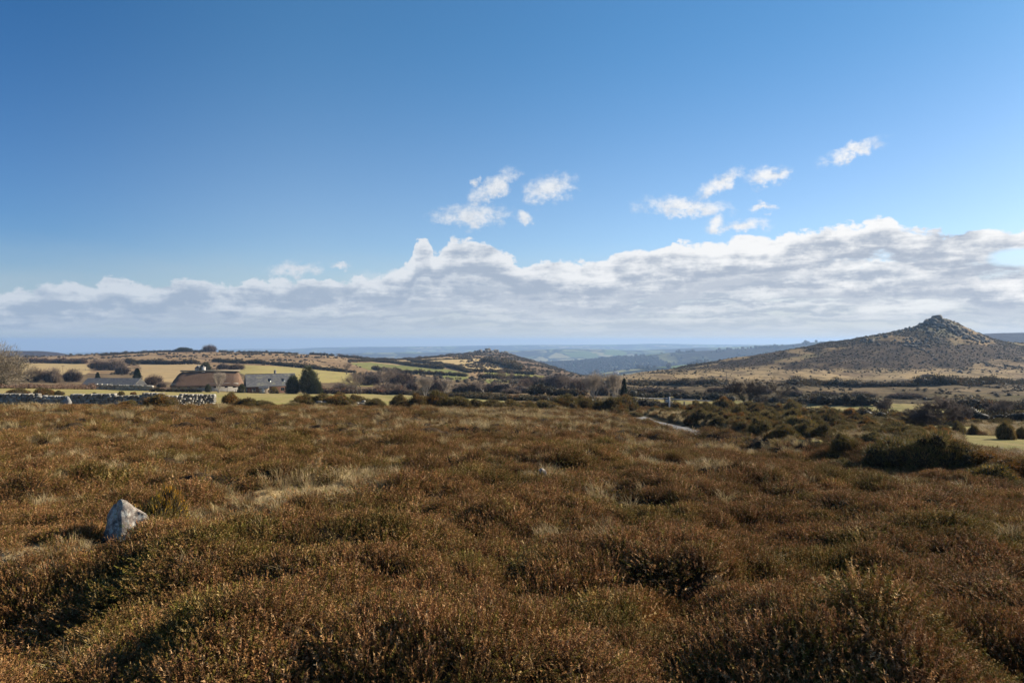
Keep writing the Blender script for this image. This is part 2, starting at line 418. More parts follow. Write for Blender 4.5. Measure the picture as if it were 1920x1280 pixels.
    cc = mix(n1, (.085, .077, .064), (.24, .215, .18)); cc = mix(li * .6, cc, (.12, .12, .06))
    finish(bright(cc, .5 + n2), .95, n1 * .5 + n2 * .5, .5, spec=.1)
    m = M['stone'] = new_mat('lichened_granite'); p = objco()
    n1 = noise(p, 7, 8, .75); n2 = noise(p, 35, 5, .75); n3 = noise(p, 120, 3, .8)
    cc = mix(ss(.35, .65, n1), (.13, .107, .088), (.41, .34, .275))
    cc = mix(ss(.50, .60, noise(p, 13, 6, .75)), cc, (.46, .44, .37))
    cc = mix(ss(.54, .62, noise(p, 11, 6, .75)) * .85, cc, (.045, .045, .04))
    cc = mix(ss(.54, .66, noise(vscale(p, 1.2, 1, .8), 8, 6, .7)) * .6, cc, (.20, .22, .08))
    finish(bright(cc, .55 + n3 * .5 + n2 * .4), .95, n1 * .5 + n2 * .35 + n3 * .15, .022, spec=.15)
    m = M['wall_stone'] = new_mat('drystone'); p = pos(); c = vcol()
    cc = mix(ss(.5, .62, noise(p, 5, 5, .7)), c, mix(.5, c, (.36, .34, .29)))
    finish(bright(cc, .5 + noise(p, 14, 5, .7)), .95, noise(p, 10, 5, .7), .05, spec=.1)
    m = M['road'] = new_mat('asphalt'); p = pos()
    finish(bright(mix(noise(p, 1.2, 5, .7), (.13, .125, .115), (.24, .23, .21)), .75 + noise(p, 30, 3) * .5), .9, noise(p, 60, 3), .01)
    m = M['thatch'] = new_mat('thatch'); p = objco()
    n1 = noise(vscale(p, 2.2, .5, .5), 2.0, 6, .75); n2 = noise(vscale(p, 1, 1, 1), .5, 4, .6)
    finish(bright(mix(n2, (.125, .075, .048), (.205, .135, .092)), .5 + n1), 1, n1, .12, spec=.02)
    m = M['thatch_ridge'] = new_mat('thatch_ridge'); p = objco()
    finish(bright(mix(noise(p, 2, 4), (.30, .24, .17), (.42, .36, .27)), .6 + noise(p, 9, 3) * .7), 1, noise(p, 12, 4), .04, spec=.02)
    m = M['slate'] = new_mat('slate'); p = objco()
    br = S.nt.nodes.new('ShaderNodeTexBrick'); br.inputs['Scale'].default_value = 1; br.inputs['Brick Width'].default_value = .55; br.inputs['Row Height'].default_value = .42
    br.inputs['Mortar Size'].default_value = .03; br.inputs['Color1'].default_value = (.095, .095, .095, 1); br.inputs['Color2'].default_value = (.165, .16, .15, 1); br.inputs['Mortar'].default_value = (.05, .05, .055, 1)
    sx = S.nt.nodes.new('ShaderNodeSeparateXYZ'); S.nt.links.new(p.s, sx.inputs[0])
    vv = comb(S(sx.outputs[0]), S(sx.outputs[2]) * 1.5, 0.0); S.nt.links.new(vv.s, br.inputs['Vector'])
    cc = mix(ss(.52, .66, noise(p, .5, 5, .7)), S(br.outputs[0]), (.20, .19, .13))
    finish(bright(cc, .6 + noise(p, 2.5, 4, .7) * .8), .6, noise(p, 4, 3), .04, spec=.4)
    for nm, c0, c1, sc_ in (('white_wall', (.46, .44, .39), (.28, .26, .22), 1.5), ('dark_boards', (.035, .026, .022), (.07, .05, .04), 4), ('brick_wall', (.20, .10, .07), (.12, .07, .05), 6),
                            ('rubble_wall', (.32, .29, .25), (.14, .13, .11), 3), ('white_paint', (.62, .60, .55), (.48, .46, .42), 6), ('wood_post', (.20, .16, .12), (.11, .09, .07), 8),
                            ('pale_wood', (.36, .29, .20), (.26, .20, .14), 8), ('cowl', (.42, .40, .36), (.25, .22, .2), 5), ('frame_paint', (.5, .5, .48), (.4, .4, .38), 5), ('black_sign', (.02, .02, .02), (.03, .03, .03), 5)):
        m = M[nm] = new_mat(nm); p = objco()
        finish(mix(noise(p, sc_, 6, .7), c0, c1), .85, noise(p, sc_ * 4, 4), .02)
    m = M['glass'] = new_mat('window_glass'); finish((.02, .025, .03), .08, spec=.8)
build_materials()

# ------------------------------------------------------------------ land sheet
def inpoly(px, py, poly):
    c = np.zeros(px.shape, bool); n = len(poly)
    for i in range(n):
        x0, y0 = poly[i]; x1, y1 = poly[(i + 1) % n]
        if y0 == y1: continue
        t = ((y0 > py) != (y1 > py)) & (px < (x1 - x0) * (py - y0) / (y1 - y0) + x0)
        c ^= t
    return c
OLIVE, TAN, BROWN, GREEN, HEATH, STRAW = (.26, .225, .07), (.40, .29, .14), (.28, .18, .09), (.15, .175, .045), (.060, .042, .026), (.36, .26, .13)
FIELDS = [
    ([(428, 683), (520, 686.5), (590, 691), (655, 699), (668, 717), (600, 717), (480, 712), (452, 700)], 280, 560, (.34, .29, .10)),
    ([(262, 683), (378, 683), (380, 700), (335, 716), (268, 716)], 255, 640, TAN),
    ([(40, 681), (158, 681), (172, 694), (160, 702), (40, 702)], 330, 720, (.40, .30, .14)),
    ([(655, 680.5), (700, 679), (760, 684), (840, 692), (880, 701), (880, 705), (760, 701), (690, 693)], 420, 900, GREEN),
    ([(768, 677), (800, 672), (860, 670), (882, 671), (932, 675), (940, 692), (935, 698), (884, 694), (822, 681)], 500, 1120, (.50, .37, .17)),
    ([(668, 675), (760, 674), (834, 690), (824, 692), (700, 680)], 480, 1100, TAN),
    ([(905, 698), (960, 698), (1022, 705), (1012, 710), (928, 708)], 440, 1000, (.24, .25, .06)),
    ([(828, 703), (884, 706), (870, 712), (830, 711)], 380, 800, GREEN),
    ([(905, 710), (960, 712), (962, 720), (915, 718)], 330, 600, GREEN),
    ([(640, 717), (700, 716), (700, 724), (650, 724)], 240, 400, OLIVE),
]
TURF = [
    ([(1160, 741), (1280, 744), (1400, 752), (1500, 758), (1700, 766), (1960, 762), (1960, 772), (1700, 779), (1500, 772), (1400, 766), (1280, 757), (1200, 751)], 85, 190),
    ([(1795, 814), (1920, 819), (2300, 824), (2500, 880), (2300, 880), (1920, 853), (1865, 846), (1815, 838)], 25, 70),
    ([(1480, 822), (1640, 826), (1720, 838), (1640, 850), (1560, 842)], 20, 70),
    ([(1640, 792), (1840, 800), (1830, 812), (1700, 806)], 40, 90),
    ([(1620, 756), (1760, 758), (1700, 768), (1620, 764)], 85, 190),
]
DARKHEATH = [[(1440, 690), (1500, 676), (1560, 658), (1625, 640), (1690, 640), (1740, 648), (1850, 646), (1925, 652), (1925, 668), (1860, 676), (1800, 690), (1700, 699), (1560, 697)],
             [(1200, 700), (1300, 690), (1400, 672), (1470, 660), (1500, 664), (1440, 680), (1300, 702)]]
def build_land():
    pxs = np.concatenate([np.arange(-700, -40, 20.0), np.arange(-40, 1960, 3.0), np.arange(1960, 2601, 20.0)])
    th = np.arctan((pxs - 960) / F)
    th = np.concatenate([np.linspace(-math.pi / 2 * 1.15, th[0] - .03, 16), th, np.linspace(th[-1] + .03, math.pi / 2 * 1.15, 16)])
    r = [.8]
    while r[-1] < 12700:
        q = r[-1]
        r.append(q * (1.012 if q < 90 else 1.009 if q < 1300 else 1.013))
    r = np.array(r)
    TH, R = np.meshgrid(th, r)
    X = R * np.sin(TH); Y = R * np.cos(TH)
    Z = ground(X.ravel(), Y.ravel()).reshape(X.shape)
    px, D = pxD(X, Y); py = 640 - (Z - CZ) / D * F
    nb = bound(px)
    n1 = fbm(X * .02, Y * .02, 5, 101); n2 = fbm(X * .07, Y * .07, 4, 111); n3 = fbm(X * .5, Y * .5, 3, 121)
    C = np.empty(X.shape + (3,)); cls = np.zeros(X.shape, int)   # 0 moor, 1 pasture, 2 hills, 3 far
    def put(m, c, w=1.0):
        mm = (m * w)[..., None] if np.ndim(m * w) else m
        C[:] = C * (1 - mm) + np.array(c) * mm
    C[:] = (.050, .032, .017)
    gm = sst(-.15, .3, grassy(X, Y)); put(gm, (.30, .215, .105))
    # gorse ground beyond the heather
    beyond = (D > nb)
    put(beyond * 1.0, (.095, .072, .034)); put(beyond * sst(.05, .35, n2 + .3 * n3), (.19, .14, .065))
    put(beyond * sst(.1, .35, -n2) * (px > 1150), (.10, .085, .03))
    # near field
    edge = np.interp(px, [-700, 0, 160, 390, 640, 760, 870, 930, 965], [726, 726, 727, 734, 736.5, 738, 740.5, 745, 760])
    pas = (D > nb + 2) & (D < 320) & (py > edge) & (px < 965)
    cls[pas] = 1
    put(pas * 1.0, (.27, .235, .080)); put(pas * sst(-.1, .4, n2 + .4 * n3), (.34, .26, .11), .6); put(pas * sst(.0, .35, -n2), (.19, .19, .05), .6)
    for poly, a, b in TURF:
        m = inpoly(px, py, poly) & (D > a) & (D < b); cls[m] = 1
        put(m * 1.0, (.18, .165, .055)); put(m * sst(-.1, .4, n2 + .5 * n3), (.31, .25, .10), .6)
    # ground behind the farm, left and middle hill
    mid = (~pas) & (D > 60) & (px < 1130) & (D >= np.where(px < 965, 130, nb + 20)) & (cls == 0)
    put(mid * 1.0, (.19, .135, .07)); put(mid * sst(-.1, .3, n2), (.115, .075, .045))
    hill = (D > 420) & (px < 1130); put(hill * 1.0, BROWN); put(hill * sst(-.1, .3, n1 + .5 * n2), (.20, .13, .07)); put(hill * sst(.1, .3, n2 - .2 * n1), (.42, .30, .15))
    put(((D > 380) & (px > 930) & (px < 1130)) * 1.0, (.12, .085, .055))
    for poly, a, b, c in FIELDS:
        m = inpoly(px, py, poly) & (D > a) & (D < b); cls[m] = 4
        put(m * 1.0, c); put(m * sst(0, .35, n2), np.array(c) * (.8, .82, .8)); put(m * sst(.05, .4, fbm(X * .02, Y * .15, 3, 131)), np.array(c) * (1.12, 1.02, .95))
    # the middle tor is bracken and scree right of its crest
    t = sst(-8, 8, px - (905 + np.clip(py - 664, -10, 40) * .9)) * (D > 560) * (px < 1130) * (cls != 4)
    put(t, (.17, .115, .065)); put(t * sst(-.05, .25, n2), (.09, .06, .04)); put(t * sst(.15, .4, fbm(X * .05, Y * .05, 3, 141)), (.24, .16, .09))
    # the right hand tor hill
    tor = (px >= 1130) & (D > 190) & (D < 1500)
    put(tor * 1.0, (.235, .162, .080))
    put(tor * sst(-.05, .22, fbm(X * .018, Y * .010, 5, 151)), (.125, .105, .048))
    put(tor * (py < 690) * sst(-.02, .2, fbm(X * .03, Y * .016, 4, 161)), (.058, .043, .027))
    for poly in DARKHEATH:
        wpx = px + 30 * fbm(X * .02, Y * .02, 3, 171); wpy = py + 10 * fbm(X * .03, Y * .03, 3, 172)
        m = inpoly(wpx, wpy, poly) & tor & (D > 380)
        put(m * 1.0, (.050, .032, .019)); put(m * sst(.15, .35, n2), (.10, .07, .04))
    lo = tor & (py > 712); put(lo * 1.0, (.16, .115, .06)); put(lo * sst(-.1, .2, n2), (.10, .075, .04)); put(lo * sst(.1, .35, n1), (.28, .20, .11))
    band = tor * sst(688, 698, py + 6 * n2) * sst(716, 708, py); put(band, (.31, .222, .108)); put(band * sst(.0, .3, fbm(X * .06, Y * .03, 4, 181)), (.19, .13, .068))
    put(tor * sst(.25, .45, np.exp(-(((px - 1760) / 50) ** 2 + ((D - 630) / 36) ** 2))), (.13, .12, .075))
    cls[(D > 420) & (cls == 0)] = 2; cls[cls == 4] = 1
    far = (D > 1400); cls[far] = 3
    mo = np.maximum(sst(1740, 1800, px) * (D < 3000), sst(260, 160, px) * (D < 3100)) + .0
    gr = (inpoly(px, py, [(1060, 664), (1085, 658), (1100, 657.5), (1122, 664), (1120, 669), (1070, 669)]) | inpoly(px, py, [(1128, 666), (1140, 657), (1160, 655), (1176, 661), (1172, 666)])) & (D > 4500) & (D < 7000)
    C[far] = np.stack([np.broadcast_to(mo, px.shape), gr * 1.0, np.zeros_like(px)], -1)[far]
    C = np.clip(C, 0, 1)
    ny, nx = X.shape
    idx = np.arange(ny * nx).reshape(ny, nx)
    quads = np.stack([idx[:-1, :-1], idx[:-1, 1:], idx[1:, 1:], idx[1:, :-1]], -1).reshape(-1, 4)
    qc = cls[:-1, :-1].ravel()
    V = np.stack([X, Y, Z], -1).reshape(-1, 3); CC = C.reshape(-1, 3)
    Dq = D[:-1, :-1].ravel()
    for nm, sel, mat in (('ground', (qc == 0), 'land'), ('pasture', qc == 1, 'turf'), ('hills', qc == 2, 'land'), ('far_hills', qc == 3, 'far')):
        q = quads[sel]; u, inv = np.unique(q, return_inverse=True)
        vv, cc, ff = V[u], CC[u], inv.ravel()
        if nm == 'ground':   # the moor carries on behind the viewer
            k = len(vv); e = -.35
            vv = np.concatenate([vv, [(-60, -60, e), (60, -60, e), (60, 1.2, e), (-60, 1.2, e)]]); cc = np.concatenate([cc, [(.05, .032, .017)] * 4])
            ff = np.concatenate([ff, [k, k + 1, k + 2, k + 3]])
        o = link(nm, np_mesh(nm, vv, ff, np.full(len(ff) // 4, 4), cc, True), M[mat]); tag(o, kind='structure')
build_land()

# ------------------------------------------------------------------ sky
def build_world():
    w = bpy.data.worlds.new('World'); sc.world = w; w.use_nodes = True
    nt = w.node_tree; nt.nodes.clear(); S.nt = nt
    sky = nt.nodes.new('ShaderNodeTexSky'); sky.sky_type = 'NISHITA'; sky.sun_disc = False
    sky.sun_elevation = SUN_EL; sky.sun_rotation = SUN_AZ; sky.altitude = 300; sky.air_density = 1.0; sky.dust_density = SKY_DUST; sky.ozone_density = SKY_OZONE
    v = node('ShaderNodeTexCoord', 0)
    sp = nt.nodes.new('ShaderNodeSeparateXYZ'); nt.links.new(v.s, sp.inputs[0])
    x, y, z = (S(sp.outputs[i]) for i in range(3))
    az = S.m('ARCTAN2', x, y); el = S.m('ARCSINE', z)
    t = (az + .8) / 1.6
    def AE(px, py):
        a = math.atan((px - 960) / F); return a, math.atan((640 - py) / F * math.cos(a))
    def curve(pts, scale):
        n = nt.nodes.new('ShaderNodeFloatCurve'); c = n.mapping.curves[0]
        P = sorted((((AE(px, 0)[0] + .8) / 1.6), AE(px, py)[1] / scale) for px, py in pts)
        while len(c.points) < len(P): c.points.new(.5, .5)
        for q, (a, b) in zip(c.points, P): q.location = (a, max(0, min(1, b)))
        for q in c.points: q.handle_type = 'AUTO'
        n.mapping.update(); nt.links.new(t.s, n.inputs['Value']); return S(n.outputs[0]) * scale
    def n2(u, v, scale, detail, rough=.58):
        n = nt.nodes.new('ShaderNodeTexNoise'); n.noise_dimensions = '2D'
        n.inputs['Scale'].default_value = scale; n.inputs['Detail'].default_value = detail; n.inputs['Roughness'].default_value = rough
        nt.links.new(comb(u, v, 0.0).s, n.inputs['Vector']); return S(n.outputs['Fac'])
    def billow(u, v, scale):
        n = nt.nodes.new('ShaderNodeTexVoronoi'); n.voronoi_dimensions = '2D'; n.feature = 'F1'; n.inputs['Scale'].default_value = scale
        n.inputs['Detail'].default_value = 2; n.inputs['Roughness'].default_value = .5; n.inputs['Lacunarity'].default_value = 2.3
        nt.links.new(comb(u, v, 0.0).s, n.inputs['Vector']); return 1.0 - S(n.outputs['Distance'])
    na = n2(az, el * 1.5 + 4.0, 15, 6, .62); nb_ = n2(az + 5.0, el * 1.5, 42, 5, .62)
    ns = n2(az, el * 4.5 + 2.0, 8, 5, .58); nsf = n2(az + 3.0, el * 5.5, 20, 5, .62)
    lump = billow(az + (na - .5) * .05, el * 1.4 + (nb_ - .5) * .03, 30)
    # the clear sky: deeper blue away from the sun and overhead
    el1 = ss(.10, .46, el); azl = ss(-.26, -.70, az); azr = ss(.1, .66, az)
    tint = mix(el1, (1.03, 1.20, 1.40), (.55, 1.05, 1.33))
    tint = mix(azl, tint, mix(1.0, tint, (.50, .68, .84), 'MULTIPLY')); tint = mix(azr, tint, mix(1.0, tint, (.90, .90, .92), 'MULTIPLY'))
    col = mix(1.0, S(sky.outputs[0]), tint, 'MULTIPLY')
    CL = CLOUD_GAIN
    sunny = ss(-.75, .55, az)                                   # cloud on the sun's side is brighter
    veil = ss(.15, .0, el + (ns - .5) * .03)
    vc = mix(sunny, (5.0 * CL, 5.9 * CL, 6.7 * CL), (6.7 * CL, 7.0 * CL, 7.2 * CL))
    col = mix(veil * .93, col, vc)
    white0 = mix(sunny, (6.4 * CL, 7.1 * CL, 8.0 * CL), (10.2 * CL, 10.2 * CL, 10.2 * CL))
    grey0 = mix(sunny, (3.7 * CL, 4.7 * CL, 6.1 * CL), (4.4 * CL, 5.05 * CL, 6.1 * CL))
    st = n2(az + 8.0, el * 8.0, 7, 4, .6)
    def bank(col, top, thick, rag, soft, alpha=1.0, whiten=1.0, off=0.0, rim=.10, hole=None, lumpy=1.0):
        rough_ = (lump - .6) * (rag * lumpy) + (na - .5) * (rag * 1.3 * lumpy) + (nb_ - .5) * (rag * .9)
        if lumpy < 1: rough_ = rough_ + (nsf - .5) * (rag * 1.6)
        edge = curve(top, .25) + rough_
        d = edge - el
        a = ss(0.0, soft, d)
        big = n2(az + off, el * 4.0 + off, 5, 3, .5)
        th = thick * (.62 + big * .8)
        q = d / th
        a = a * (1.0 - ss(.85, 1.35, q + (nsf - .5) * .9)) * alpha
        if hole is not None: a = a * hole
        sh = q + (ns - .5) * 1.7 + (st - .5) * .8 + (.6 - lump) * (.30 * lumpy) + (nb_ - .5) * .35 + (na - .5) * 1.0
        dark = ss(rim - .02, rim + .70, sh)
        back = ss(.75, 1.25, q + (nsf - .5) * .8) * .5           # the thin lower edge lets light through
        c = mix(dark * (1.0 - back), mix(whiten, grey0, white0), mix(.02 + .22 * (1 - alpha), grey0, white0))
        return mix(a.clamp(), col, c)
    gap = 1.0 - ss(.5, 1.0, 1.0 - S.m('SQRT', ((az - AE(1925, 0)[0]) / .042) * ((az - AE(1925, 0)[0]) / .042) + ((el - AE(1925, 482)[1]) / .014) * ((el - AE(1925, 482)[1]) / .014)) + (na - .5) * .9 + .55)
    left = ss(AE(650, 0)[0], AE(775, 0)[0], az + (na - .5) * .12)
    col = bank(col, [(-300, 604), (0, 602), (400, 608), (800, 602), (1100, 606), (1500, 604), (1920, 604), (2300, 600)], .014, .006, .010, .45, .6, 1.0, .3, None, .2)
    col = bank(col, [(-300, 590), (0, 588), (300, 588), (620, 590), (900, 584), (1200, 590), (1500, 584), (1920, 580), (2300, 580)], .018, .007, .008, .65, .7, 2.0, .25, None, .3)
    col = bank(col, [(-300, 570), (0, 570), (300, 568), (620, 570), (900, 562), (1200, 568), (1500, 560), (1920, 554), (2300, 550)], .022, .008, .006, .8, .85, 3.0, .3, None, .4)
    col = bank(col, [(-300, 558), (0, 556), (200, 554), (420, 548), (640, 550), (860, 540), (1100, 548), (1300, 535), (1500, 526), (1700, 526), (1850, 514), (1920, 508), (2300, 500)], .026, .010, .005, .9, .9, 4.0, .25, None, .6)
    col = bank(col, [(-300, 548), (0, 542), (60, 530), (130, 519), (180, 524), (225, 512), (262, 530), (300, 528), (350, 516), (395, 523), (440, 534), (458, 518), (540, 517), (600, 518), (660, 515), (720, 508), (760, 497), (900, 502), (1000, 512), (1100, 508), (1250, 492), (1400, 482), (1600, 480), (1750, 478), (1800, 484), (1850, 508), (1920, 512), (2300, 520)], .042, .012, .006, .97, 1.0, 5.0, .25)
    col = bank(col, [(-300, 500), (560, 505), (720, 500), (758, 492), (773, 470), (782, 446), (800, 441), (815, 468), (832, 450), (858, 440), (905, 452), (950, 468), (985, 488), (1060, 481), (1130, 486), (1152, 474), (1200, 458), (1280, 450), (1340, 447), (1400, 435), (1450, 432), (1520, 424), (1560, 411), (1620, 407), (1655, 398), (1685, 417), (1740, 425), (1800, 429), (1850, 420), (1920, 418), (2300, 400)], .054, .011, .006, 1.0, 1.0, 6.0, .24, gap * left)
    # loose puffs
    puffs = [(925, 352, 46, 18, 33), (884, 405, 66, 20, 2), (1032, 354, 46, 23, 12), (984, 408, 16, 11, 0), (890, 340, 12, 8, 0), (1352, 344, 46, 15, 28), (1440, 330, 37, 16, 8), (1602, 282, 50, 14, 16),
             (1285, 388, 78, 17, -6), (1388, 425, 42, 12, 3), (1338, 419, 18, 14, 40), (1430, 390, 22, 7, 0), (547, 504, 48, 13, 6), (638, 498, 22, 7, 0)]
    q = None
    nx_, ny_ = (na - .5) * .035, (nb_ - .5) * .03
    for px, py, rx, ry, ang in puffs:
        a, e = AE(px, py); rx = rx / F * math.cos(a) ** 1.5; ry = ry / F * math.cos(a)
        cA, sA = math.cos(math.radians(ang)), math.sin(math.radians(ang))
        dx = az + nx_ - a; dy = el + ny_ - e
        u = (dx * cA + dy * sA) / rx; vv = (dy * cA - dx * sA) / ry
        f = 1.0 - S.m('SQRT', u * u + vv * vv)
        q = f if q is None else q.max(f)
    wisp = n2(az, el * 1.3, 60, 6, .68)
    a = ss(-.40, .90, q + (wisp - .5) * 1.5 + (nb_ - .5) * .9) * ss(-.75, .1, q)
    pc = mix(ss(.35, .8, nb_ * .5 + .25 + (.5 - wisp) * .8), white0, mix(.45, white0, grey0))
    col = mix(a * .95, col, pc)
    bg = nt.nodes.new('ShaderNodeBackground'); bg.inputs['Strength'].default_value = SKY_STR; nt.links.new(col.s, bg.inputs[0])
    out = nt.nodes.new('ShaderNodeOutputWorld'); nt.links.new(bg.outputs[0], out.inputs[0])
    w.cycles.sampling_method = 'MANUAL'; w.cycles.sample_map_resolution = 256
SKY_DUST, SKY_OZONE, SKY_SAT, SKY_HUE, SKY_STR, CLOUD_GAIN = .6, 1.6, 1.12, .5, .054, .95
build_world()

# sun, camera, render settings
sv = Vector((math.sin(SUN_AZ) * math.cos(SUN_EL), math.cos(SUN_AZ) * math.cos(SUN_EL), math.sin(SUN_EL)))
ld = bpy.data.lights.new('sun', 'SUN'); ld.energy = 5.0; ld.angle = math.radians(.53); ld.color = (1, .885, .73)
lo = bpy.data.objects.new('sun', ld); COL.objects.link(lo); lo.rotation_euler = sv.to_track_quat('Z', 'Y').to_euler()
cd = bpy.data.cameras.new('camera'); cam = bpy.data.objects.new('camera', cd); COL.objects.link(cam); sc.camera = cam
cd.sensor_width = 36; cd.lens = 24; cd.clip_start = .1; cd.clip_end = 60000
cam.location = (0, 0, CZ); cam.rotation_euler = (math.radians(90), 0, 0)
sc.render.engine = 'CYCLES'
sc.view_settings.view_transform = 'Standard'; sc.view_settings.look = 'None'; sc.view_settings.exposure = EXPO = 0.9; sc.view_settings.gamma = 1
cy = sc.cycles; cy.max_bounces = 5; cy.diffuse_bounces = 2; cy.glossy_bounces = 1; cy.transmission_bounces = 2; cy.volume_bounces = 0; cy.transparent_max_bounces = 4
cy.use_denoising = True; cy.caustics_reflective = False; cy.caustics_refractive = False

# the air
def build_haze():
    mb = MB(); mb.box((-13000, -13000, -290), (13000, 13000, 44))
    m = new_mat('air'); nt = S.nt
    v = nt.nodes.new('ShaderNodeVolumePrincipled'); v.inputs['Color'].default_value = (.42, .63, .95, 1); v.inputs['Density'].default_value = HAZE
    v.inputs['Anisotropy'].default_value = .2
    o = nt.nodes.new('ShaderNodeOutputMaterial'); nt.links.new(v.outputs[0], o.inputs['Volume'])
    ob = link('haze', mb.mesh('haze'), m); tag(ob, kind='stuff')
HAZE = 1.2e-4
build_haze()

# ------------------------------------------------------------------ plant meshes
def spray_tris(P, N, L, Wd, cols, jitter=.5, rng=RNG):
    """thin pointed triangles at P pointing along N (n,3), length L, width Wd"""
    n = len(P)
    d = N + rng.normal(0, jitter, (n, 3)); d /= np.linalg.norm(d, axis=1, keepdims=True) + 1e-9
    s = np.cross(d, rng.normal(0, 1, (n, 3))); s /= np.linalg.norm(s, axis=1, keepdims=True) + 1e-9
    L = np.broadcast_to(L, (n,))[:, None]; Wd = np.broadcast_to(Wd, (n,))[:, None]
    V = np.stack([P - s * Wd / 2, P + s * Wd / 2, P + d * L], 1)
    return V

def heather_clump(seed, R=.19, H=.20, nst=92, leafL=.015, leafW=.0062, per=24):
    rng = np.random.default_rng(seed)
    mb = MB()
    brown = np.array([.230, .145, .064]); olive = np.array([.130, .115, .030]); tan = np.array([.40, .30, .18]); rust = np.array([.22, .125, .068])
    for i in range(nst):
        r = R * math.sqrt(rng.random()); a = rng.random() * 2 * math.pi
        h = H * (1.0 - .80 * (r / R) ** 2) * rng.uniform(.78, 1.12)
        base = np.array([r * .55 * math.cos(a), r * .55 * math.sin(a), -.05])
        tip = np.array([r * 1.22 * math.cos(a) + rng.normal(0, .03), r * 1.22 * math.sin(a) + rng.normal(0, .03), h])
        k = rng.random()
        c = brown if k < .42 else olive if k < .72 else rust if k < .87 else tan
        c = c * rng.uniform(.7, 1.25)
        # side shoots along the upper part of the stem
        t = rng.uniform(.42, 1.0, per)
        Pp = base + (tip - base) * t[:, None]
        ax = (tip - base) / np.linalg.norm(tip - base)
        side = rng.normal(0, 1, (per, 3)); side -= (side @ ax)[:, None] * ax; side /= np.linalg.norm(side, axis=1, keepdims=True)
        N = ax * .8 + side * 1.1
        V = spray_tris(Pp, N, rng.uniform(.6, 1.3, per) * leafL, leafW, None, .15, rng)
        mb.tris(V, c * (0.75 + .5 * rng.random((per, 1))))
        V = spray_tris(np.array([tip - ax * .02]), np.array([ax]), leafL * 1.7, leafW * 1.1, None, .1, rng); mb.tris(V, c * 1.1)
        side = np.cross(ax, [0, 1, 0.1]); side = side / np.linalg.norm(side) * .0016
        mb.tris(np.array([[base - side, base + side, tip]]), np.array([.07, .045, .03]))
    return mb.mesh('heather_clump')

def grass_tuft(seed, n=70, R=.12, H=.30, w=.0045):
    rng = np.random.default_rng(seed); mb = MB()
    for i in range(n):
        a = rng.random() * 6.283; r = R * rng.random() ** .7
        b = np.array([r * math.cos(a), r * math.sin(a), -.02]); h = H * rng.uniform(.5, 1.1)
        lean = rng.uniform(.15, .9) * h; a2 = a + rng.normal(0, .6)
        d = np.array([math.cos(a2), math.sin(a2), 0])
        mid = b + d * lean * .35 + np.array([0, 0, h * .62]); tip = b + d * lean + np.array([0, 0, h * rng.uniform(.6, .95)])
        s = np.array([-d[1], d[0], 0]) * w / 2
        c = np.array([.48, .355, .185]) if rng.random() < .88 else np.array([.30, .27, .09]); c = c * rng.uniform(.65, 1.15)
        mb.tris(np.array([[b - s, b + s, mid + s], [b - s, mid + s, mid - s], [mid - s, mid + s, tip]]), c)
    return mb.mesh('grass_tuft')

def lobed_points(rng, lobes, n, inner=.75):
    """points in the outer shell of a union of ellipsoids; lobes: (x,y,z,rx,ry,rz)"""
    L = np.array(lobes); w = (L[:, 3] * L[:, 4] + L[:, 4] * L[:, 5] + L[:, 3] * L[:, 5]); k = rng.choice(len(L), n, p=w / w.sum())
    d = rng.normal(0, 1, (n, 3)); d /= np.linalg.norm(d, axis=1, keepdims=True)
    r = rng.uniform(inner, 1.0, n)[:, None]
    P = L[k, :3] + d * r * L[k, 3:]
    N = d / L[k, 3:]; N /= np.linalg.norm(N, axis=1, keepdims=True)
    inside = np.zeros(n, bool)
    for j, l in enumerate(L):
        q = (((P - l[:3]) / l[3:]) ** 2).sum(1) < inner ** 2
        inside |= q & (k != j)
    ok = ~inside & (P[:, 2] > .02)
    return P[ok], N[ok]
def blob(mb, c, r, rng, col=(1, 1, 1), sub=2):
    bm = bmesh.new(); bmesh.ops.create_icosphere(bm, subdivisions=sub, radius=1)
    V = np.array([v.co for v in bm.verts]); Fc = [[v.index for v in f.verts] for f in bm.faces]; bm.free()
    n = 1 + .18 * fbm(V[:, 0] * 1.7 + rng.random() * 50, V[:, 1] * 1.7 + V[:, 2] * 2.1, 3, 5)
    V = V * n[:, None] * np.array(r) + np.array(c); V[:, 2] = np.maximum(V[:, 2], -.25)
    mb.add(V, Fc, col)

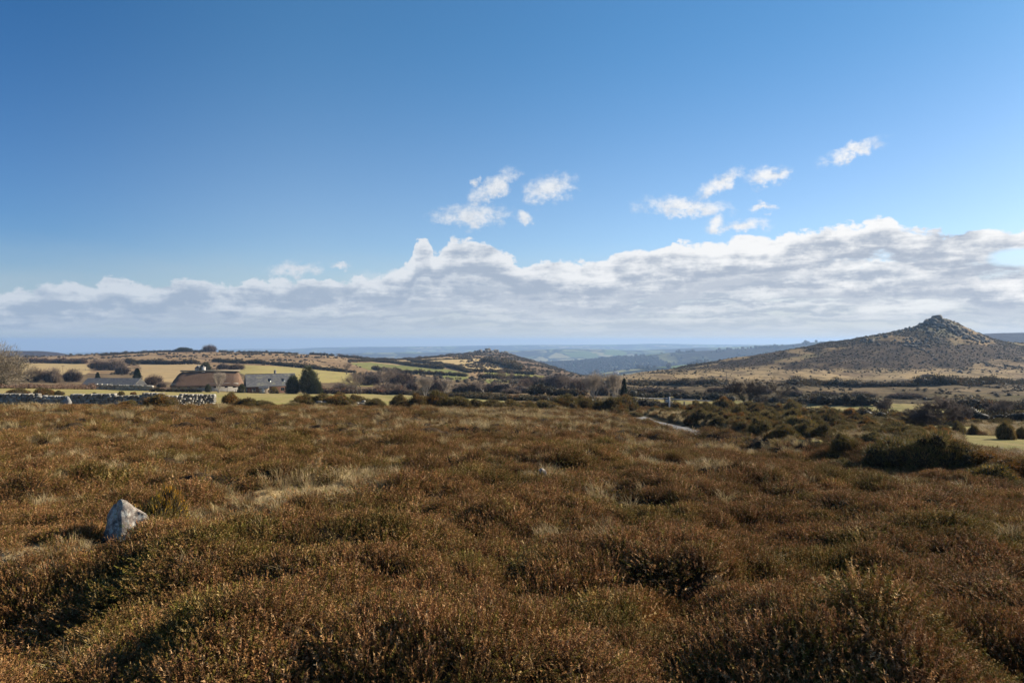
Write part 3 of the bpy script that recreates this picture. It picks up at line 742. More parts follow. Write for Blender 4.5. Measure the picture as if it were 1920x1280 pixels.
def gorse_variant(seed, n=3600, flowers=.0, nl=7):
    """about 2.4 wide and 1.25 high; dark spiny sprays over a core of dead stems"""
    rng = np.random.default_rng(seed)
    lobes = [(0, 0, .45, .75, .7, .62)]
    for i in range(nl):
        a = i * 6.283 / nl + rng.normal(0, .3); r = rng.uniform(.45, .75); s = rng.uniform(.34, .55)
        lobes.append((r * math.cos(a), r * math.sin(a), s * rng.uniform(.6, 1.25), s, s, s * rng.uniform(.75, 1.0)))
    for i in range(4):
        a = rng.random() * 6.283; r = rng.uniform(.1, .45); s = rng.uniform(.2, .34)
        lobes.append((r * math.cos(a), r * math.sin(a), .85 + rng.uniform(-.05, .15), s, s, s))
    P, N = lobed_points(rng, lobes, n)
    clump = fbm(P[:, 0] * 5, P[:, 1] * 5 + P[:, 2] * 4, 2, seed)
    keep = clump > -.30; P, N, clump = P[keep], N[keep], clump[keep]
    mb = MB()
    pal = np.array([(.125, .105, .032), (.200, .150, .045), (.260, .150, .062), (.065, .062, .022)])
    for j in range(4):
        k = rng.choice(4, len(P), p=[.40, .28, .14, .18]); c = pal[k] * rng.uniform(.7, 1.3, (len(P), 1))
        if flowers and j == 0:
            f = (rng.random(len(P)) < flowers) & (P[:, 2] > .45); c[f] = (.62, .38, .02)
        up = N + np.array([0, 0, .7])
        V = spray_tris(P + rng.normal(0, .045, P.shape), up, rng.uniform(.07, .20, len(P)), rng.uniform(.014, .034, len(P)), None, .6, rng)
        mb.tris(V, c)
    core = MB()
    for l in lobes: blob(core, l[:3], (l[3] * .78, l[4] * .78, l[5] * .78), rng)
    return [('foliage', mb.mesh('gorse_foliage')), ('stems', core.mesh('gorse_stems'))]

def bare_tree(seed, H=6.0, spread=.5, stems=3, lean=(0, 0), twig=1.0, depth=5, col=(.30, .26, .21), tcol=(.33, .27, .21), ivy=0, low=.12, upright=0.0):
    """trunk and limbs as one mesh, the haze of twigs as another"""
    rng = random.Random(seed)
    tr, tw = [], []
    def grow(p, d, L, r, lev):
        n = 2 if lev < 2 else 2
        q = p.copy(); dd = d.copy()
        for i in range(n):
            dd = (dd + Vector((rng.gauss(0, .16), rng.gauss(0, .16), rng.gauss(0, .10) + .05 + upright * .12)) + Vector((lean[0], lean[1], 0)) * .10 * lev).normalized()
            e = q + dd * L / n
            r1 = r * (.86 if i == 0 else .74)
            (tr if lev <= 1 else tw).append((q.copy(), e.copy(), r if i == 0 else r * .86, r1))
            if lev >= 1 and lev < depth and rng.random() < .8:
                sd = (dd + Vector((rng.gauss(0, 1), rng.gauss(0, 1), rng.gauss(0, .6) + upright)).normalized() * (.6 + spread)).normalized()
                grow(q.lerp(e, rng.random()), sd, L * rng.uniform(.45, .7), r1 * .5, lev + 1)
            q = e
        if lev < depth:
            k = 3 if lev < 3 else rng.choice((2, 3))
            for j in range(k):
                a = rng.random() * 6.283
                sd = (dd + Vector((math.cos(a), math.sin(a), rng.uniform(-.2, .45) + upright * .5)) * (.42 + spread * .5)).normalized()
                grow(q, sd, L * rng.uniform(.58, .82), r1 * .66, lev + 1)
    for s in range(stems):
        a = 6.283 * s / stems + rng.random()
        o = .16 * (stems > 1)
        d = Vector((math.cos(a) * o * (1.2 + spread) + lean[0], math.sin(a) * o * (1.2 + spread) + lean[1], 1)).normalized()
        grow(Vector((math.cos(a) * o, math.sin(a) * o, -.2)), d, H * (.24 + low * .5), H * .022 / math.sqrt(stems) ** .6, 0)
    def tubes(segs, k, c, rmin):
        mb = MB(); 
        A = np.array([s[0] for s in segs]); B = np.array([s[1] for s in segs]); ra = np.maximum([s[2] for s in segs], rmin); rb = np.maximum([s[3] for s in segs], rmin * .7)
        d = B - A; d /= np.linalg.norm(d, axis=1, keepdims=True) + 1e-9
        u = np.cross(d, [.3, .2, .93]); u /= np.linalg.norm(u, axis=1, keepdims=True) + 1e-9; v = np.cross(d, u)
        n = len(segs); V = np.zeros((n, 2 * k, 3))
        for i in range(k):
            t = 6.283 * i / k; o = u * math.cos(t) + v * math.sin(t)
            V[:, i] = A + o * ra[:, None]; V[:, k + i] = B + o * rb[:, None]
        base = (np.arange(n) * 2 * k)[:, None]
        Fq = np.concatenate([np.stack([base[:, 0] + i, base[:, 0] + (i + 1) % k, base[:, 0] + k + (i + 1) % k, base[:, 0] + k + i], 1) for i in range(k)])
        C = np.repeat(np.array(c) * np.array([rng.uniform(.75, 1.2) for _ in range(n)])[:, None], 2 * k, axis=0)
        return np_mesh('limb_mesh', V.reshape(-1, 3), Fq.ravel(), np.full(len(Fq), 4), C)
    zmax = max(s[1][2] for s in tr + tw); f = H / zmax
    sc_ = lambda L: [(a * f, b * f, r0 * f, r1 * f) for a, b, r0, r1 in L]
    tr, tw = sc_(tr), sc_(tw)
    parts = [('trunk', tubes(tr, 6, col, .02)), ('crown', tubes(tw, 3, tcol, .0085 * twig * H / 6))]
    if ivy:
        g = np.random.default_rng(seed); L = []
        for a, b, r0, r1 in tr:
            for t in (0, .5, 1):
                p = a.lerp(b, t)
                if p.z < H * ivy: L.append((*p, .30 * H / 6, .30 * H / 6, .38 * H / 6))
        P, N = lobed_points(g, L, 1500, .5); m2 = MB()
        m2.tris(spray_tris(P, N, .16 * H / 6, .12 * H / 6, None, .6, g), np.array([.045, .052, .02]) * g.uniform(.6, 1.4, (len(P), 1)))
        parts.append(('ivy', m2.mesh('ivy')))
    return parts

def thicket_variant(seed, n=2400, col=(.17, .12, .09)):
    """a rounded mass of bare upright stems and twigs, 4 wide 2.6 high"""
    rng = np.random.default_rng(seed); mb = MB()
    lobes = [(0, 0, 1.0, 1.6, 1.3, 1.5)] + [(rng.uniform(-1.5, 1.5), rng.uniform(-.9, .9), rng.uniform(.5, 1.3), rng.uniform(.6, 1.0), rng.uniform(.6, 1.0), rng.uniform(.7, 1.2)) for _ in range(6)]
    P, N = lobed_points(rng, lobes, n, .35)
    up = N * .6 + np.array([0, 0, 1.0])
    mb.tris(spray_tris(P, up, rng.uniform(.35, .8, len(P)), rng.uniform(.02, .05, len(P)), None, .35, rng), np.array(col) * rng.uniform(.55, 1.45, (len(P), 1)))
    P, N = lobed_points(rng, lobes, n, .6)
    mb.tris(spray_tris(P, N + np.array([0, 0, .4]), rng.uniform(.15, .35, len(P)), rng.uniform(.03, .06, len(P)), None, .7, rng), np.array(col) * 1.25 * rng.uniform(.6, 1.4, (len(P), 1)))
    core = MB()
    for l in lobes: blob(core, l[:3], (l[3] * .6, l[4] * .6, l[5] * .6), rng)
    return [('twigs', mb.mesh('thicket_twigs')), ('stems', core.mesh('thicket_stems'))]

def yew_parts(seed, H=6, R=1.7):
    rng = np.random.default_rng(seed)
    lobes = [(0, 0, H * .38, R, R, H * .42), (.1 * R, 0, H * .70, R * .62, R * .62, H * .28), (-.45 * R, .1, H * .55, R * .5, R * .5, H * .24), (.6 * R, 0, H * .34, R * .6, R * .6, H * .28), (-.7 * R, 0, H * .22, R * .6, R * .6, H * .2), (.1 * R, -.5 * R, H * .3, R * .6, R * .6, H * .28)]
    P, N = lobed_points(rng, lobes, 5200, .6); mb = MB()
    for j in range(2): mb.tris(spray_tris(P + rng.normal(0, .22, P.shape), N + [0, 0, .8], rng.uniform(.2, .5, len(P)), rng.uniform(.08, .16, len(P)), None, .45, rng), np.array((.062, .066, .026)) * rng.uniform(.5, 1.8, (len(P), 1)))
    tk = MB(); tk.tube((0, 0, -.3), (0, 0, H * .8), H * .04, H * .01, 8, (.12, .09, .06))
    for i in range(20):
        a = i * 2.4; z = H * (.08 + .035 * i); tk.tube((0, 0, z), (math.cos(a) * R * .7, math.sin(a) * R * .7, z + .5), H * .012, H * .004, 4, (.12, .09, .06))
    return [('crown', mb.mesh('evergreen_crown')), ('trunk', tk.mesh('evergreen_trunk'))]
def twig_dome(seed, lobes, n, L0, L1, wd, col):
    rng = np.random.default_rng(seed); mb = MB(); P, N = lobed_points(rng, lobes, n, .25)
    mb.tris(spray_tris(P, N + [0, 0, .55], rng.uniform(L0, L1, len(P)), wd, None, .4, rng), np.array(col) * rng.uniform(.55, 1.5, (len(P), 1)))
    return mb.mesh('twigs')
def conifer_parts(seed, H=6, R=1.7, col=(.030, .042, .018), dens=4200, rag=.35):
    rng = np.random.default_rng(seed)
    t = rng.random(dens) ** .75; a = rng.random(dens) * 6.283
    z = .06 * H + t * H * .94
    prof = (1 - t) ** .75 * (.9 + .1 * np.cos(t * 30)); rr = R * prof * (1 + rag * vnoise(a * 1.3, t * 7, seed)) + .05
    r = rr * np.sqrt(rng.uniform(.45, 1.0, dens))
    P = np.stack([r * np.cos(a), r * np.sin(a), z], 1); N = np.stack([np.cos(a), np.sin(a), np.full(dens, .35)], 1)
    mb = MB()
    for j in range(2): mb.tris(spray_tris(P + rng.normal(0, .05, P.shape), N, rng.uniform(.2, .45, dens) * H / 6, rng.uniform(.08, .16, dens) * H / 6, None, .5, rng), np.array(col) * rng.uniform(.55, 1.6, (dens, 1)))
    tk = MB(); tk.tube((0, 0, -.3), (0, 0, H * .9), H * .035, H * .006, 8, (.12, .09, .06))
    for i in range(26):
        zz = H * (.1 + .8 * i / 26); aa = i * 2.4; L = R * (1 - i / 28) * .85
        tk.tube((0, 0, zz), (L * math.cos(aa), L * math.sin(aa), zz + .1 * L), H * .010, H * .003, 4, (.12, .09, .06))
    return [('crown', mb.mesh('conifer_crown')), ('trunk', tk.mesh('conifer_trunk'))]

def assign(parts, mats):
    for (nm, me), m in zip(parts, mats):
        if not me.materials: me.materials.append(M[m])
    return parts

# ------------------------------------------------------------------ scattered ground cover (geometry nodes)
def scatter(name, srcs, mat, X, Y, scale, rotz, tilt=.12, zoff=0.0, zs=None):
    col = bpy.data.collections.new(name + '_kinds')
    for me in srcs:
        if not me.materials: me.materials.append(M[mat])
        col.objects.link(bpy.data.objects.new(me.name, me))
    Z = ground(X, Y) + zoff
    me = bpy.data.meshes.new(name); me.vertices.add(len(X)); me.vertices.foreach_set('co', np.stack([X, Y, Z], 1).astype(np.float32).ravel())
    def attr(nm, typ, key, d):
        a = me.attributes.new(nm, typ, 'POINT'); a.data.foreach_set(key, d.ravel())
    n = len(X)
    attr('sc', 'FLOAT_VECTOR', 'vector', np.stack([scale, scale, scale * (zs if zs is not None else 1)], 1).astype(np.float32))
    attr('ro', 'FLOAT_VECTOR', 'vector', np.stack([RNG.normal(0, tilt, n), RNG.normal(0, tilt, n), rotz], 1).astype(np.float32))
    attr('ix', 'INT', 'value', RNG.integers(0, len(srcs), n).astype(np.int32))
    ng = bpy.data.node_groups.new(name, 'GeometryNodeTree')
    ng.interface.new_socket('Geometry', in_out='INPUT', socket_type='NodeSocketGeometry'); ng.interface.new_socket('Geometry', in_out='OUTPUT', socket_type='NodeSocketGeometry')
    N = ng.nodes; gi = N.new('NodeGroupInput'); go = N.new('NodeGroupOutput'); ip = N.new('GeometryNodeInstanceOnPoints'); ci = N.new('GeometryNodeCollectionInfo')
    ci.inputs[0].default_value = col; ci.inputs['Separate Children'].default_value = True; ci.inputs['Reset Children'].default_value = True
    def na(nm, t):
        a = N.new('GeometryNodeInputNamedAttribute'); a.data_type = t; a.inputs[0].default_value = nm
        return a.outputs['Attribute']
    lk = ng.links.new
    lk(gi.outputs[0], ip.inputs['Points']); lk(ci.outputs[0], ip.inputs['Instance']); ip.inputs['Pick Instance'].default_value = True
    lk(na('ix', 'INT'), ip.inputs['Instance Index']); lk(na('sc', 'FLOAT_VECTOR'), ip.inputs['Scale'])
    er = N.new('FunctionNodeEulerToRotation'); lk(na('ro', 'FLOAT_VECTOR'), er.inputs[0]); lk(er.outputs[0], ip.inputs['Rotation'])
    lk(ip.outputs[0], go.inputs[0])
    o = link(name, me); md = o.modifiers.new('scatter', 'NODES'); md.node_group = ng; tag(o, kind='stuff')
    return o

def sample_fan(n, u0, u1, d0, d1, power=2.0):
    """points spread over the fan in front of the viewer"""
    t = RNG.random(n); D = (d0 ** power + t * (d1 ** power - d0 ** power)) ** (1 / power)
    return RNG.uniform(u0, u1, n) * D, D

def build_heather():
    big = [heather_clump(s) for s in range(10, 16)]
    xs, ys, ss_ = [], [], []
    for n, d0, d1, s0, s1 in ((11500, 1.6, 10, .62, 1.15), (15000, 10, 24, .85, 1.5), (17000, 24, 72, 1.2, 2.3)):
        x, y = sample_fan(n, -1.05, 1.05, d0, d1)
        xs.append(x); ys.append(y); ss_.append(RNG.uniform(s0, s1, n) * (1 if d1 < 30 else .75 + .25 * y / 40))
    x = np.concatenate(xs); y = np.concatenate(ys); s = np.concatenate(ss_)
    px, D = pxD(x, y); g = grassy(x, y); nb = bound(px)
    bare = fbm(x * .35, y * .35, 3, 201)
    k = (D < nb + RNG.normal(0, .5, len(x))) & (g < .10 + RNG.normal(0, .10, len(x))) & ~((bare > .26) & (RNG.random(len(x)) < .75)) & ~((fbm(x * 1.3, y * 1.3, 2, 241) > .36) & (RNG.random(len(x)) < .85))
    k &= seg_dist(x, y, road_line) > 1.5
    k &= np.hypot((x + 4.30) / .36, (y - 7.30) / .48) > 1
    x, y, s, g = x[k], y[k], s[k], g[k]
    tall = sst(.12, .32, fbm(x * 1.1, y * 1.1, 2, 231)); s = s * (1 + .45 * tall); s = s * np.where((x > -5.3) & (x < -4.35) & (y > 6.6) & (y < 7.5), .55, 1)
    zs = (.72 + .45 * sst(-.4, .4, fbm(x * .8, y * .8, 2, 211))) / np.maximum(1, s) ** .75
    # the rougher slope right of the lane
    def open_ground(x, y):
        z = ground(x, y); px, D = pxD(x, y); py = 640 - (z - CZ) / D * F; t = np.ones(len(x), bool)
        for poly, a, b in TURF: t &= ~(inpoly(px, py, poly) & (D > a) & (D < b))
        return t & (seg_dist(x, y, road_line) > 2.3)
    px = RNG.uniform(1195, 2050, 26000); D = RNG.uniform(16, 98, 26000) ; x2 = (px - 960) / F * D; y2 = D
    f = fbm(x2 * .25, y2 * .25, 3, 221)
    k = (D > bound(px)) & open_ground(x2, y2) & (RNG.random(len(px)) < sst(-.25, .15, f))
    x2, y2 = x2[k], y2[k]
    xa = np.concatenate([x, x2]); ya = np.concatenate([y, y2])
    s = np.concatenate([s, RNG.uniform(1.0, 2.2, len(x2))]); zs = np.concatenate([zs, RNG.uniform(.5, .9, len(x2))])
    D = np.hypot(xa, ya)
    scatter('heather', big, 'heather', xa, ya, s, RNG.uniform(0, 6.28, len(xa)), .22, -.02, zs)
    # straw grass between
    tufts = [grass_tuft(s) for s in range(5)]
    x, y = sample_fan(80000, -1.05, 1.05, 1.8, 80, 1.6)
    px, D = pxD(x, y); g = grassy(x, y); nb = bound(px); bare = fbm(x * .35, y * .35, 3, 201)
    k = (((D < nb + 3) & ((g > -.12) | (bare > np.where(D > 20, .38, .30)) | (RNG.random(len(x)) < np.where(D > 20, .015, .035)))) | ((D > nb) & (px > 1190) & open_ground(x, y) & (RNG.random(len(x)) < .5)))
    k &= seg_dist(x, y, road_line) > 2.0
    k &= np.hypot((x + 4.30) / .34, (y - 7.52) / .28) > 1
    x, y, D, g = x[k], y[k], D[k], g[k]
    short = g > .05
    s = RNG.uniform(.55, 1.15, len(x)) * np.where(short & (x < -3.7) & (D < 8.6), .30, 1) * np.where(g > .25, .72, 1) * (.72 + .28 * sst(6, 12, D)) * (1 + sst(15, 50, D) * .8)
    scatter('dry_grass', tufts, 'straw', x, y, s, RNG.uniform(0, 6.28, len(x)), .2, 0.0)
build_heather()

# ------------------------------------------------------------------ things
ORD = ['first', 'second', 'third', 'fourth', 'fifth', 'sixth', 'seventh', 'eighth', 'ninth', 'tenth', 'eleventh', 'twelfth', 'thirteenth', 'fourteenth', 'fifteenth', 'sixteenth', 'seventeenth', 'eighteenth', 'nineteenth', 'twentieth']
GORSE = [assign(gorse_variant(300 + i), ('gorse', 'stems')) for i in range(6)]
GORSE_FL = [assign(gorse_variant(400 + i, flowers=.16 + .3 * i, nl=8), ('gorse', 'stems')) for i in range(2)]
T_BIG = [assign(bare_tree(690, 8, .55, 4, col=(.30, .26, .21), tcol=(.2, .17, .12), upright=.25, twig=1.7, depth=6, low=.02), ('bark', 'bark'))]
THICK = [assign(thicket_variant(500 + i, col=c), ('bark', 'stems')) for i, c in enumerate([(.16, .11, .08), (.20, .15, .11), (.13, .10, .085)])]
T_ROUND = [assign(bare_tree(600 + i, 7, .62, 3, col=(.15, .125, .10), tcol=(.20, .155, .115)), ('bark', 'bark')) for i in range(2)]
T_PALE = [assign(bare_tree(620 + i, 7, .34, 5, col=(.34, .30, .25), tcol=(.36, .30, .235), upright=.55, low=.02), ('bark', 'bark')) for i in range(2)]
T_THORN = [assign(bare_tree(640, 6, .75, 4, ivy=.35, col=(.10, .085, .07), tcol=(.065, .05, .04), twig=2.3, depth=5), ('bark', 'bark', 'leaf')), assign(bare_tree(642, 6, .8, 1, col=(.13, .11, .09), tcol=(.085, .068, .052), twig=2.3, low=.2), ('bark', 'bark'))]
T_WIND = [assign(bare_tree(660 + i, 4, .55, 4, lean=(-.5, 0), col=(.13, .11, .09), tcol=(.13, .10, .08), low=.04, twig=1.5, depth=6), ('bark', 'bark')) for i in range(2)]
CONIF = [assign(yew_parts(680, 6, 1.7), ('leaf', 'bark')), assign(yew_parts(681, 5, 1.9), ('leaf', 'bark')), assign(conifer_parts(682, 6, 1.2, (.028, .045, .02), 3000, .5), ('leaf', 'bark'))]
def width_of(parts):
    c = np.empty(len(parts[0][1].vertices) * 3, np.float32); parts[-1 if parts[0][0] == 'trunk' and len(parts) == 2 else 0][1].vertices.foreach_get('co', c) if False else None
    return 0
def put_tree(name, parts, H0, px, pyb, hpx, label, cat='tree', D=None, group=None, wide=1.0, rz=None, sink=.1):
    D = D or hit(px, pyb, 40)
    x = (px - 960) / F * D; s = hpx / F * D / H0
    return place_copy(parts, name, (x, D, gz(x, D) - sink), RNG.uniform(0, 6.28) if rz is None else rz, (s * wide, s * wide, s), label, cat, group)
def put_bush(parts, px, pyb, wpx, hpx, label, group, D=None, name='gorse_bush', cat='gorse bush', w0=2.5, h0=1.25):
    D = D or hit(px, pyb, 14)
    x = (px - 960) / F * D; w = wpx / F * D / w0; h = hpx / F * D / h0
    return place_copy(parts, name, (x, D + w * .4, gz(x, D + w * .4) - .12), RNG.choice([0, math.pi]) + RNG.normal(0, .35), (w, w * RNG.uniform(.7, 1.1), h), label, cat, group)

# gorse beyond the drystone wall and along the edge of the moor
g1 = 'gorse bushes along the field edge of the moor'
row1 = [(28, 741, 46, 15, 'orange brown gorse bush in the pasture behind the left end of the drystone wall'),
        (76, 742, 48, 17, 'wide low gorse bush behind the drystone wall, second from the left'),
        (107, 741, 22, 10, 'small round gorse bush right of the wide one behind the drystone wall'),
        (175, 741, 15, 7, 'tiny brown gorse tuft alone in the pasture straight above the big wall boulder'),
        (201, 746, 18, 8, 'tiny gorse tuft touching the back of the drystone wall'),
        (226, 741, 16, 9, 'small upright gorse tuft just left of the green bush on the wall'),
        (249, 740, 12, 7, 'smallest gorse tuft in the pasture behind the wall, above the wall bush'),
        (236, 762, 42, 15, 'low dark gorse hiding the foot of the drystone wall, left of the large bush'),
        (293, 764, 70, 27, 'large green brown gorse bush growing over the drystone wall'),
        (430, 758, 30, 22, 'dark gorse hump beside the right end of the drystone wall'),
        (455, 765, 50, 18, 'green gorse bush spreading right of the dark hump by the wall end'),
        (486, 769, 50, 13, 'low green gorse mat trailing onto the heather in front of the slate house'),
        (546, 766, 28, 11, 'small dark gorse bush on the moor edge below the slate house conifer'),
        (568, 760, 42, 20, 'gorse bush on the moor edge straight below the tall conifer'),
        (602, 759, 44, 20, 'round gorse bush right of the one below the conifer'),
        (634, 762, 50, 24, 'tall dense gorse bush at the middle of the moor edge clump below the bare trees'),
        (668, 760, 40, 20, 'gorse bush at the right end of the dense moor edge clump'),
        (604, 772, 36, 11, 'low gorse in front of the dense moor edge clump'),
        (702, 766, 32, 18, 'gorse bush standing alone right of the dense clump'),
        (747, 762, 30, 22, 'narrow dark gorse bush below the bare brown trees'),
        (757, 774, 30, 14, 'low brown gorse bush in front of the narrow dark one'),
        (783, 763, 34, 24, 'tall gorse bush below the left pale upright tree'),
        (822, 767, 50, 30, 'broadest gorse bush on the moor edge, below the two pale upright trees'),
        (786, 776, 32, 12, 'dark low gorse mat below the broad bush'),
        (860, 770, 36, 22, 'gorse bush right of the broadest one on the moor edge'),
        (890, 772, 32, 18, 'orange tipped gorse bush at the tip of the pasture'),
        (922, 768, 44, 16, 'low green gorse bush past the tip of the pasture'),
        (916, 781, 36, 15, 'black hollow sided gorse bush in front of the low green one'),
        (962, 767, 42, 18, 'gorse bush below the leaning birch'),
        (990, 770, 36, 16, 'second gorse bush right of the leaning birch'),
        (1022, 772, 44, 18, 'gorse bush in front of the long dark hedge bank'),
        (1063, 776, 50, 26, 'big gold brown gorse bush left of the pale twin trees'),
        (1058, 786, 26, 16, 'dark little gorse bush at the foot of the big gold brown one'),
        (1096, 768, 40, 24, 'gorse bush at the foot of the left pale twin tree'),
        (1118, 778, 42, 20, 'gorse bush in front of the pale twin trees'),
        (1150, 776, 44, 28, 'brown rounded gorse bank end bush where the lane disappears'),
        (1172, 772, 40, 30, 'steep sided gorse bush above the bend of the lane'),
        (1160, 790, 40, 14, 'low gorse at the left edge of the lane bend'),
        (1190, 782, 26, 10, 'small gorse sprawling over the lane edge at its bend')]
for i, (px, py, w, h, lab) in enumerate(row1):
    if i > 8: w, h = w * 1.5, h * 1.15
    put_bush(GORSE[i % 6], px, py, w, h, lab, g1, D=max(hit(px, py, 14), float(np.interp(px, bd_px, bd_D)) - 2))

# gorse right of the lane
g2 = 'gorse bushes on the slope right of the lane'
big = [(1587, 884, 86, 27, 'low wide gorse mound on the heather edge left of the largest gorse thicket'),
       (1700, 876, 120, 50, 'left half of the largest gorse thicket, black underneath, by the green'),
       (1762, 880, 130, 60, 'tallest middle bush of the largest gorse thicket, beside the green'),
       (1822, 870, 100, 38, 'right shoulder of the largest gorse thicket, sloping down to the green'),
       (1655, 860, 60, 26, 'small gorse at the left foot of the largest thicket'),
       (1815, 884, 66, 24, 'low brown gorse in front of the right shoulder of the largest thicket'),
       (1905, 884, 80, 28, 'gorse bush cut by the right edge, above the yellow flowering one'),
       (1518, 805, 54, 30, 'rounded gorse below the lane hedge, left of four domed bushes'),
       (1546, 826, 62, 36, 'domed gorse bush with dark left side at the head of the heather'),
       (1588, 848, 62, 36, 'nearly black gorse bush above the low wide mound'),
       (1575, 812, 60, 32, 'domed gorse bush behind the nearly black one'),
       (1629, 806, 38, 26, 'compact ball shaped gorse bush by the dark bank'),
       (1645, 832, 60, 26, 'low dome of gorse on the pale grass left of the largest thicket'),
       (1688, 816, 62, 32, 'rusty gorse bush directly left of the big leaning thorn'),
       (1721, 808, 44, 24, 'grey green gorse under the branches of the big leaning thorn'),
       (1801, 815, 38, 30, 'gorse bush with a vertical face right of the leaning thorn foot'),
       (1829, 815, 24, 22, 'small square looking gorse bush at the left end of the green'),
       (1890, 824, 44, 36, 'dark solitary gorse bush standing on the green'),
       (1918, 823, 26, 26, 'gorse bush at the right border of the picture on the green')]
for i, (px, py, w, h, lab) in enumerate(big):
    if 0 < i < 4: w, h = w * 1.15, h * 1.22
    put_bush(GORSE[(i * 5 + 1) % 6], px, py, w, h, lab, g2)
put_bush(GORSE_FL[0], 1872, 910, 110, 44, 'gorse bush with yellow flowers at the lower right edge of the moor', g2)
put_bush(GORSE_FL[1], 292, 972, 112, 110, 'small gorse bush with bright yellow flowers right behind the pale stone', None, D=8.3)
poly = [(1262, 774), (1330, 764), (1480, 778), (1560, 784), (1640, 792), (1560, 806), (1500, 826), (1430, 818), (1350, 802), (1296, 794)]
cand = []; rr = random.Random(5)
for t in range(9000):
    px, py = rr.uniform(1255, 1650), rr.uniform(762, 830)
    if not inpoly(np.array([px]), np.array([py]), poly)[0]: continue
    w = rr.uniform(26, 46) * (.6 + (py - 762) / 90)
    if any(((px - a) / ((w + c) * .27)) ** 2 + ((py - b) / ((w + c) * .13)) ** 2 < 1 for a, b, c in cand): continue
    cand.append((px, py, w))
    if len(cand) > 92: break
def rowname(py): return 'back row below the turf strip' if py < 778 else 'second row below the turf strip' if py < 787 else 'middle row of the slope' if py < 797 else 'fourth row of the slope' if py < 808 else 'front row above the lane' 
rows = {}
for c in sorted(cand): rows.setdefault(rowname(c[1]), []).append(c)
for rn, L in rows.items():
    for i, (px, py, w) in enumerate(L):
        w = w * 1.4
        put_bush(GORSE[(i * 3 + len(rn)) % 6], px, py, w, w * (.48 + .2 * ((i * 7) % 5) / 5), f'brown topped gorse bush, {rn}, {ORD[min(i, 19)]} from the left', g2)

# hedges: one mesh of leafy shell over a core, following the ground
def hedge(pts, h, wd, label, pal=((.050, .050, .022), (.075, .055, .03), (.038, .040, .018)), Ds=None, dens=1.0, name='hedge', cat='hedge', seed=None, gaps=.0, leaf=None, mat='gorse'):
    rng = np.random.default_rng(seed if seed is not None else int(abs(pts[0][0] * 7 + pts[0][1] * 13)))
    Q = []
    for i, (px, py) in enumerate(pts):
        D = Ds[i] if Ds else hit(px, py, 60)
        Q.append(((px - 960) / F * D, D))
    Q = np.array(Q); seg = np.hypot(*(Q[1:] - Q[:-1]).T); cum = np.concatenate([[0], np.cumsum(seg)]); Ltot = cum[-1]
    step = max(h * .55, Ltot / 420); s = np.arange(0, Ltot, step) + rng.uniform(-.2, .2, len(np.arange(0, Ltot, step))) * step
    x = np.interp(s, cum, Q[:, 0]); y = np.interp(s, cum, Q[:, 1])
    if gaps: k = vnoise(s / (h * 6), s * 0 + .5, 9) > -.6 + gaps; x, y = x[k], y[k]
    x = x + rng.normal(0, wd * .12, len(x)); y = y + rng.normal(0, wd * .12, len(x))
    hh = h * rng.uniform(.5, 1.05, len(x)) * (1 + .35 * vnoise(s / (h * 4), s * 0 + .3, 19))[:len(x)] if not gaps else h * rng.uniform(.5, 1.15, len(x)); r = wd * rng.uniform(.4, .62, len(x))
    z = ground(x, y)
    ox, oy = x[0], y[0]; oz = z[0]
    mb = MB(); lobes = []
    bm = bmesh.new(); bmesh.ops.create_icosphere(bm, subdivisions=1, radius=1)
    TV = np.array([v.co for v in bm.verts]); TF = [[v.index for v in f.verts] for f in bm.faces]; bm.free()
    for i in range(len(x)):
        rad = np.array([max(r[i], step * .62), max(r[i], step * .45), hh[i] * .62])
        c = np.array([x[i] - ox, y[i] - oy, z[i] - oz + hh[i] * .38])
        mb.add(c + TV * rad * .74 * rng.uniform(.8, 1.15, (len(TV), 1)), TF, np.array(pal[2]) * .9)
        lobes.append((*c, *rad))
    n = int(min(40000, len(x) * 230 * dens))
    L = np.array(lobes); k = rng.integers(0, len(L), n)
    d = rng.normal(0, 1, (n, 3)); d[:, 2] = np.abs(d[:, 2]) * 1.1 - .25; d /= np.linalg.norm(d, axis=1, keepdims=True)
    P = L[k, :3] + d * L[k, 3:] * rng.uniform(.62, 1.10, (n, 1))
    pl = np.array(pal)[rng.integers(0, 3, n)] * rng.uniform(.8, 2.0, (n, 1))
    lf = leaf or h * .20
    mb.tris(spray_tris(P, d + [0, 0, .5], rng.uniform(.6, 1.5, n) * lf, rng.uniform(.25, .5, n) * lf, None, .5, rng), pl)
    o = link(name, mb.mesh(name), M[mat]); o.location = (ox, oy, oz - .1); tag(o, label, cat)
    return o
DK = ((.050, .046, .020), (.085, .058, .028), (.033, .032, .016))
BR = ((.10, .065, .042), (.14, .09, .06), (.06, .045, .03))
hedge([(400, 678), (455, 681), (520, 685), (580, 691), (630, 696), (664, 699)], 3.2, 3, 'dark hedge running right and down above the yellow field behind the cottages', DK)
hedge([(192, 664), (240, 662), (300, 661), (352, 661), (384, 661)], 3.2, 5, 'dark hedge on the skyline left of the round tree', DK, Ds=[800, 850, 880, 880, 880])
hedge([(404, 661), (450, 661.5), (500, 662), (560, 664)], 2.6, 4, 'thin hedge on the skyline right of the round tree', DK, Ds=[880, 880, 880, 880], gaps=.3)
hedge([(575, 666), (610, 667), (650, 671), (700, 675)], 3.6, 4, 'skyline hedge with small trees above the green strip field', DK, Ds=[880, 880, 880, 900], gaps=.25)
hedge([(706, 675), (735, 675.5), (770, 675), (800, 672.5), (835, 669), (862, 666)], 3.4, 4, 'hedge climbing the skyline toward the rocky middle tor', DK, Ds=[900, 900, 930, 960, 1000, 1040])
hedge([(40, 680), (75, 680), (120, 681), (162, 682)], 4.5, 5, 'rusty brown hedge row across the top of the left field', BR)
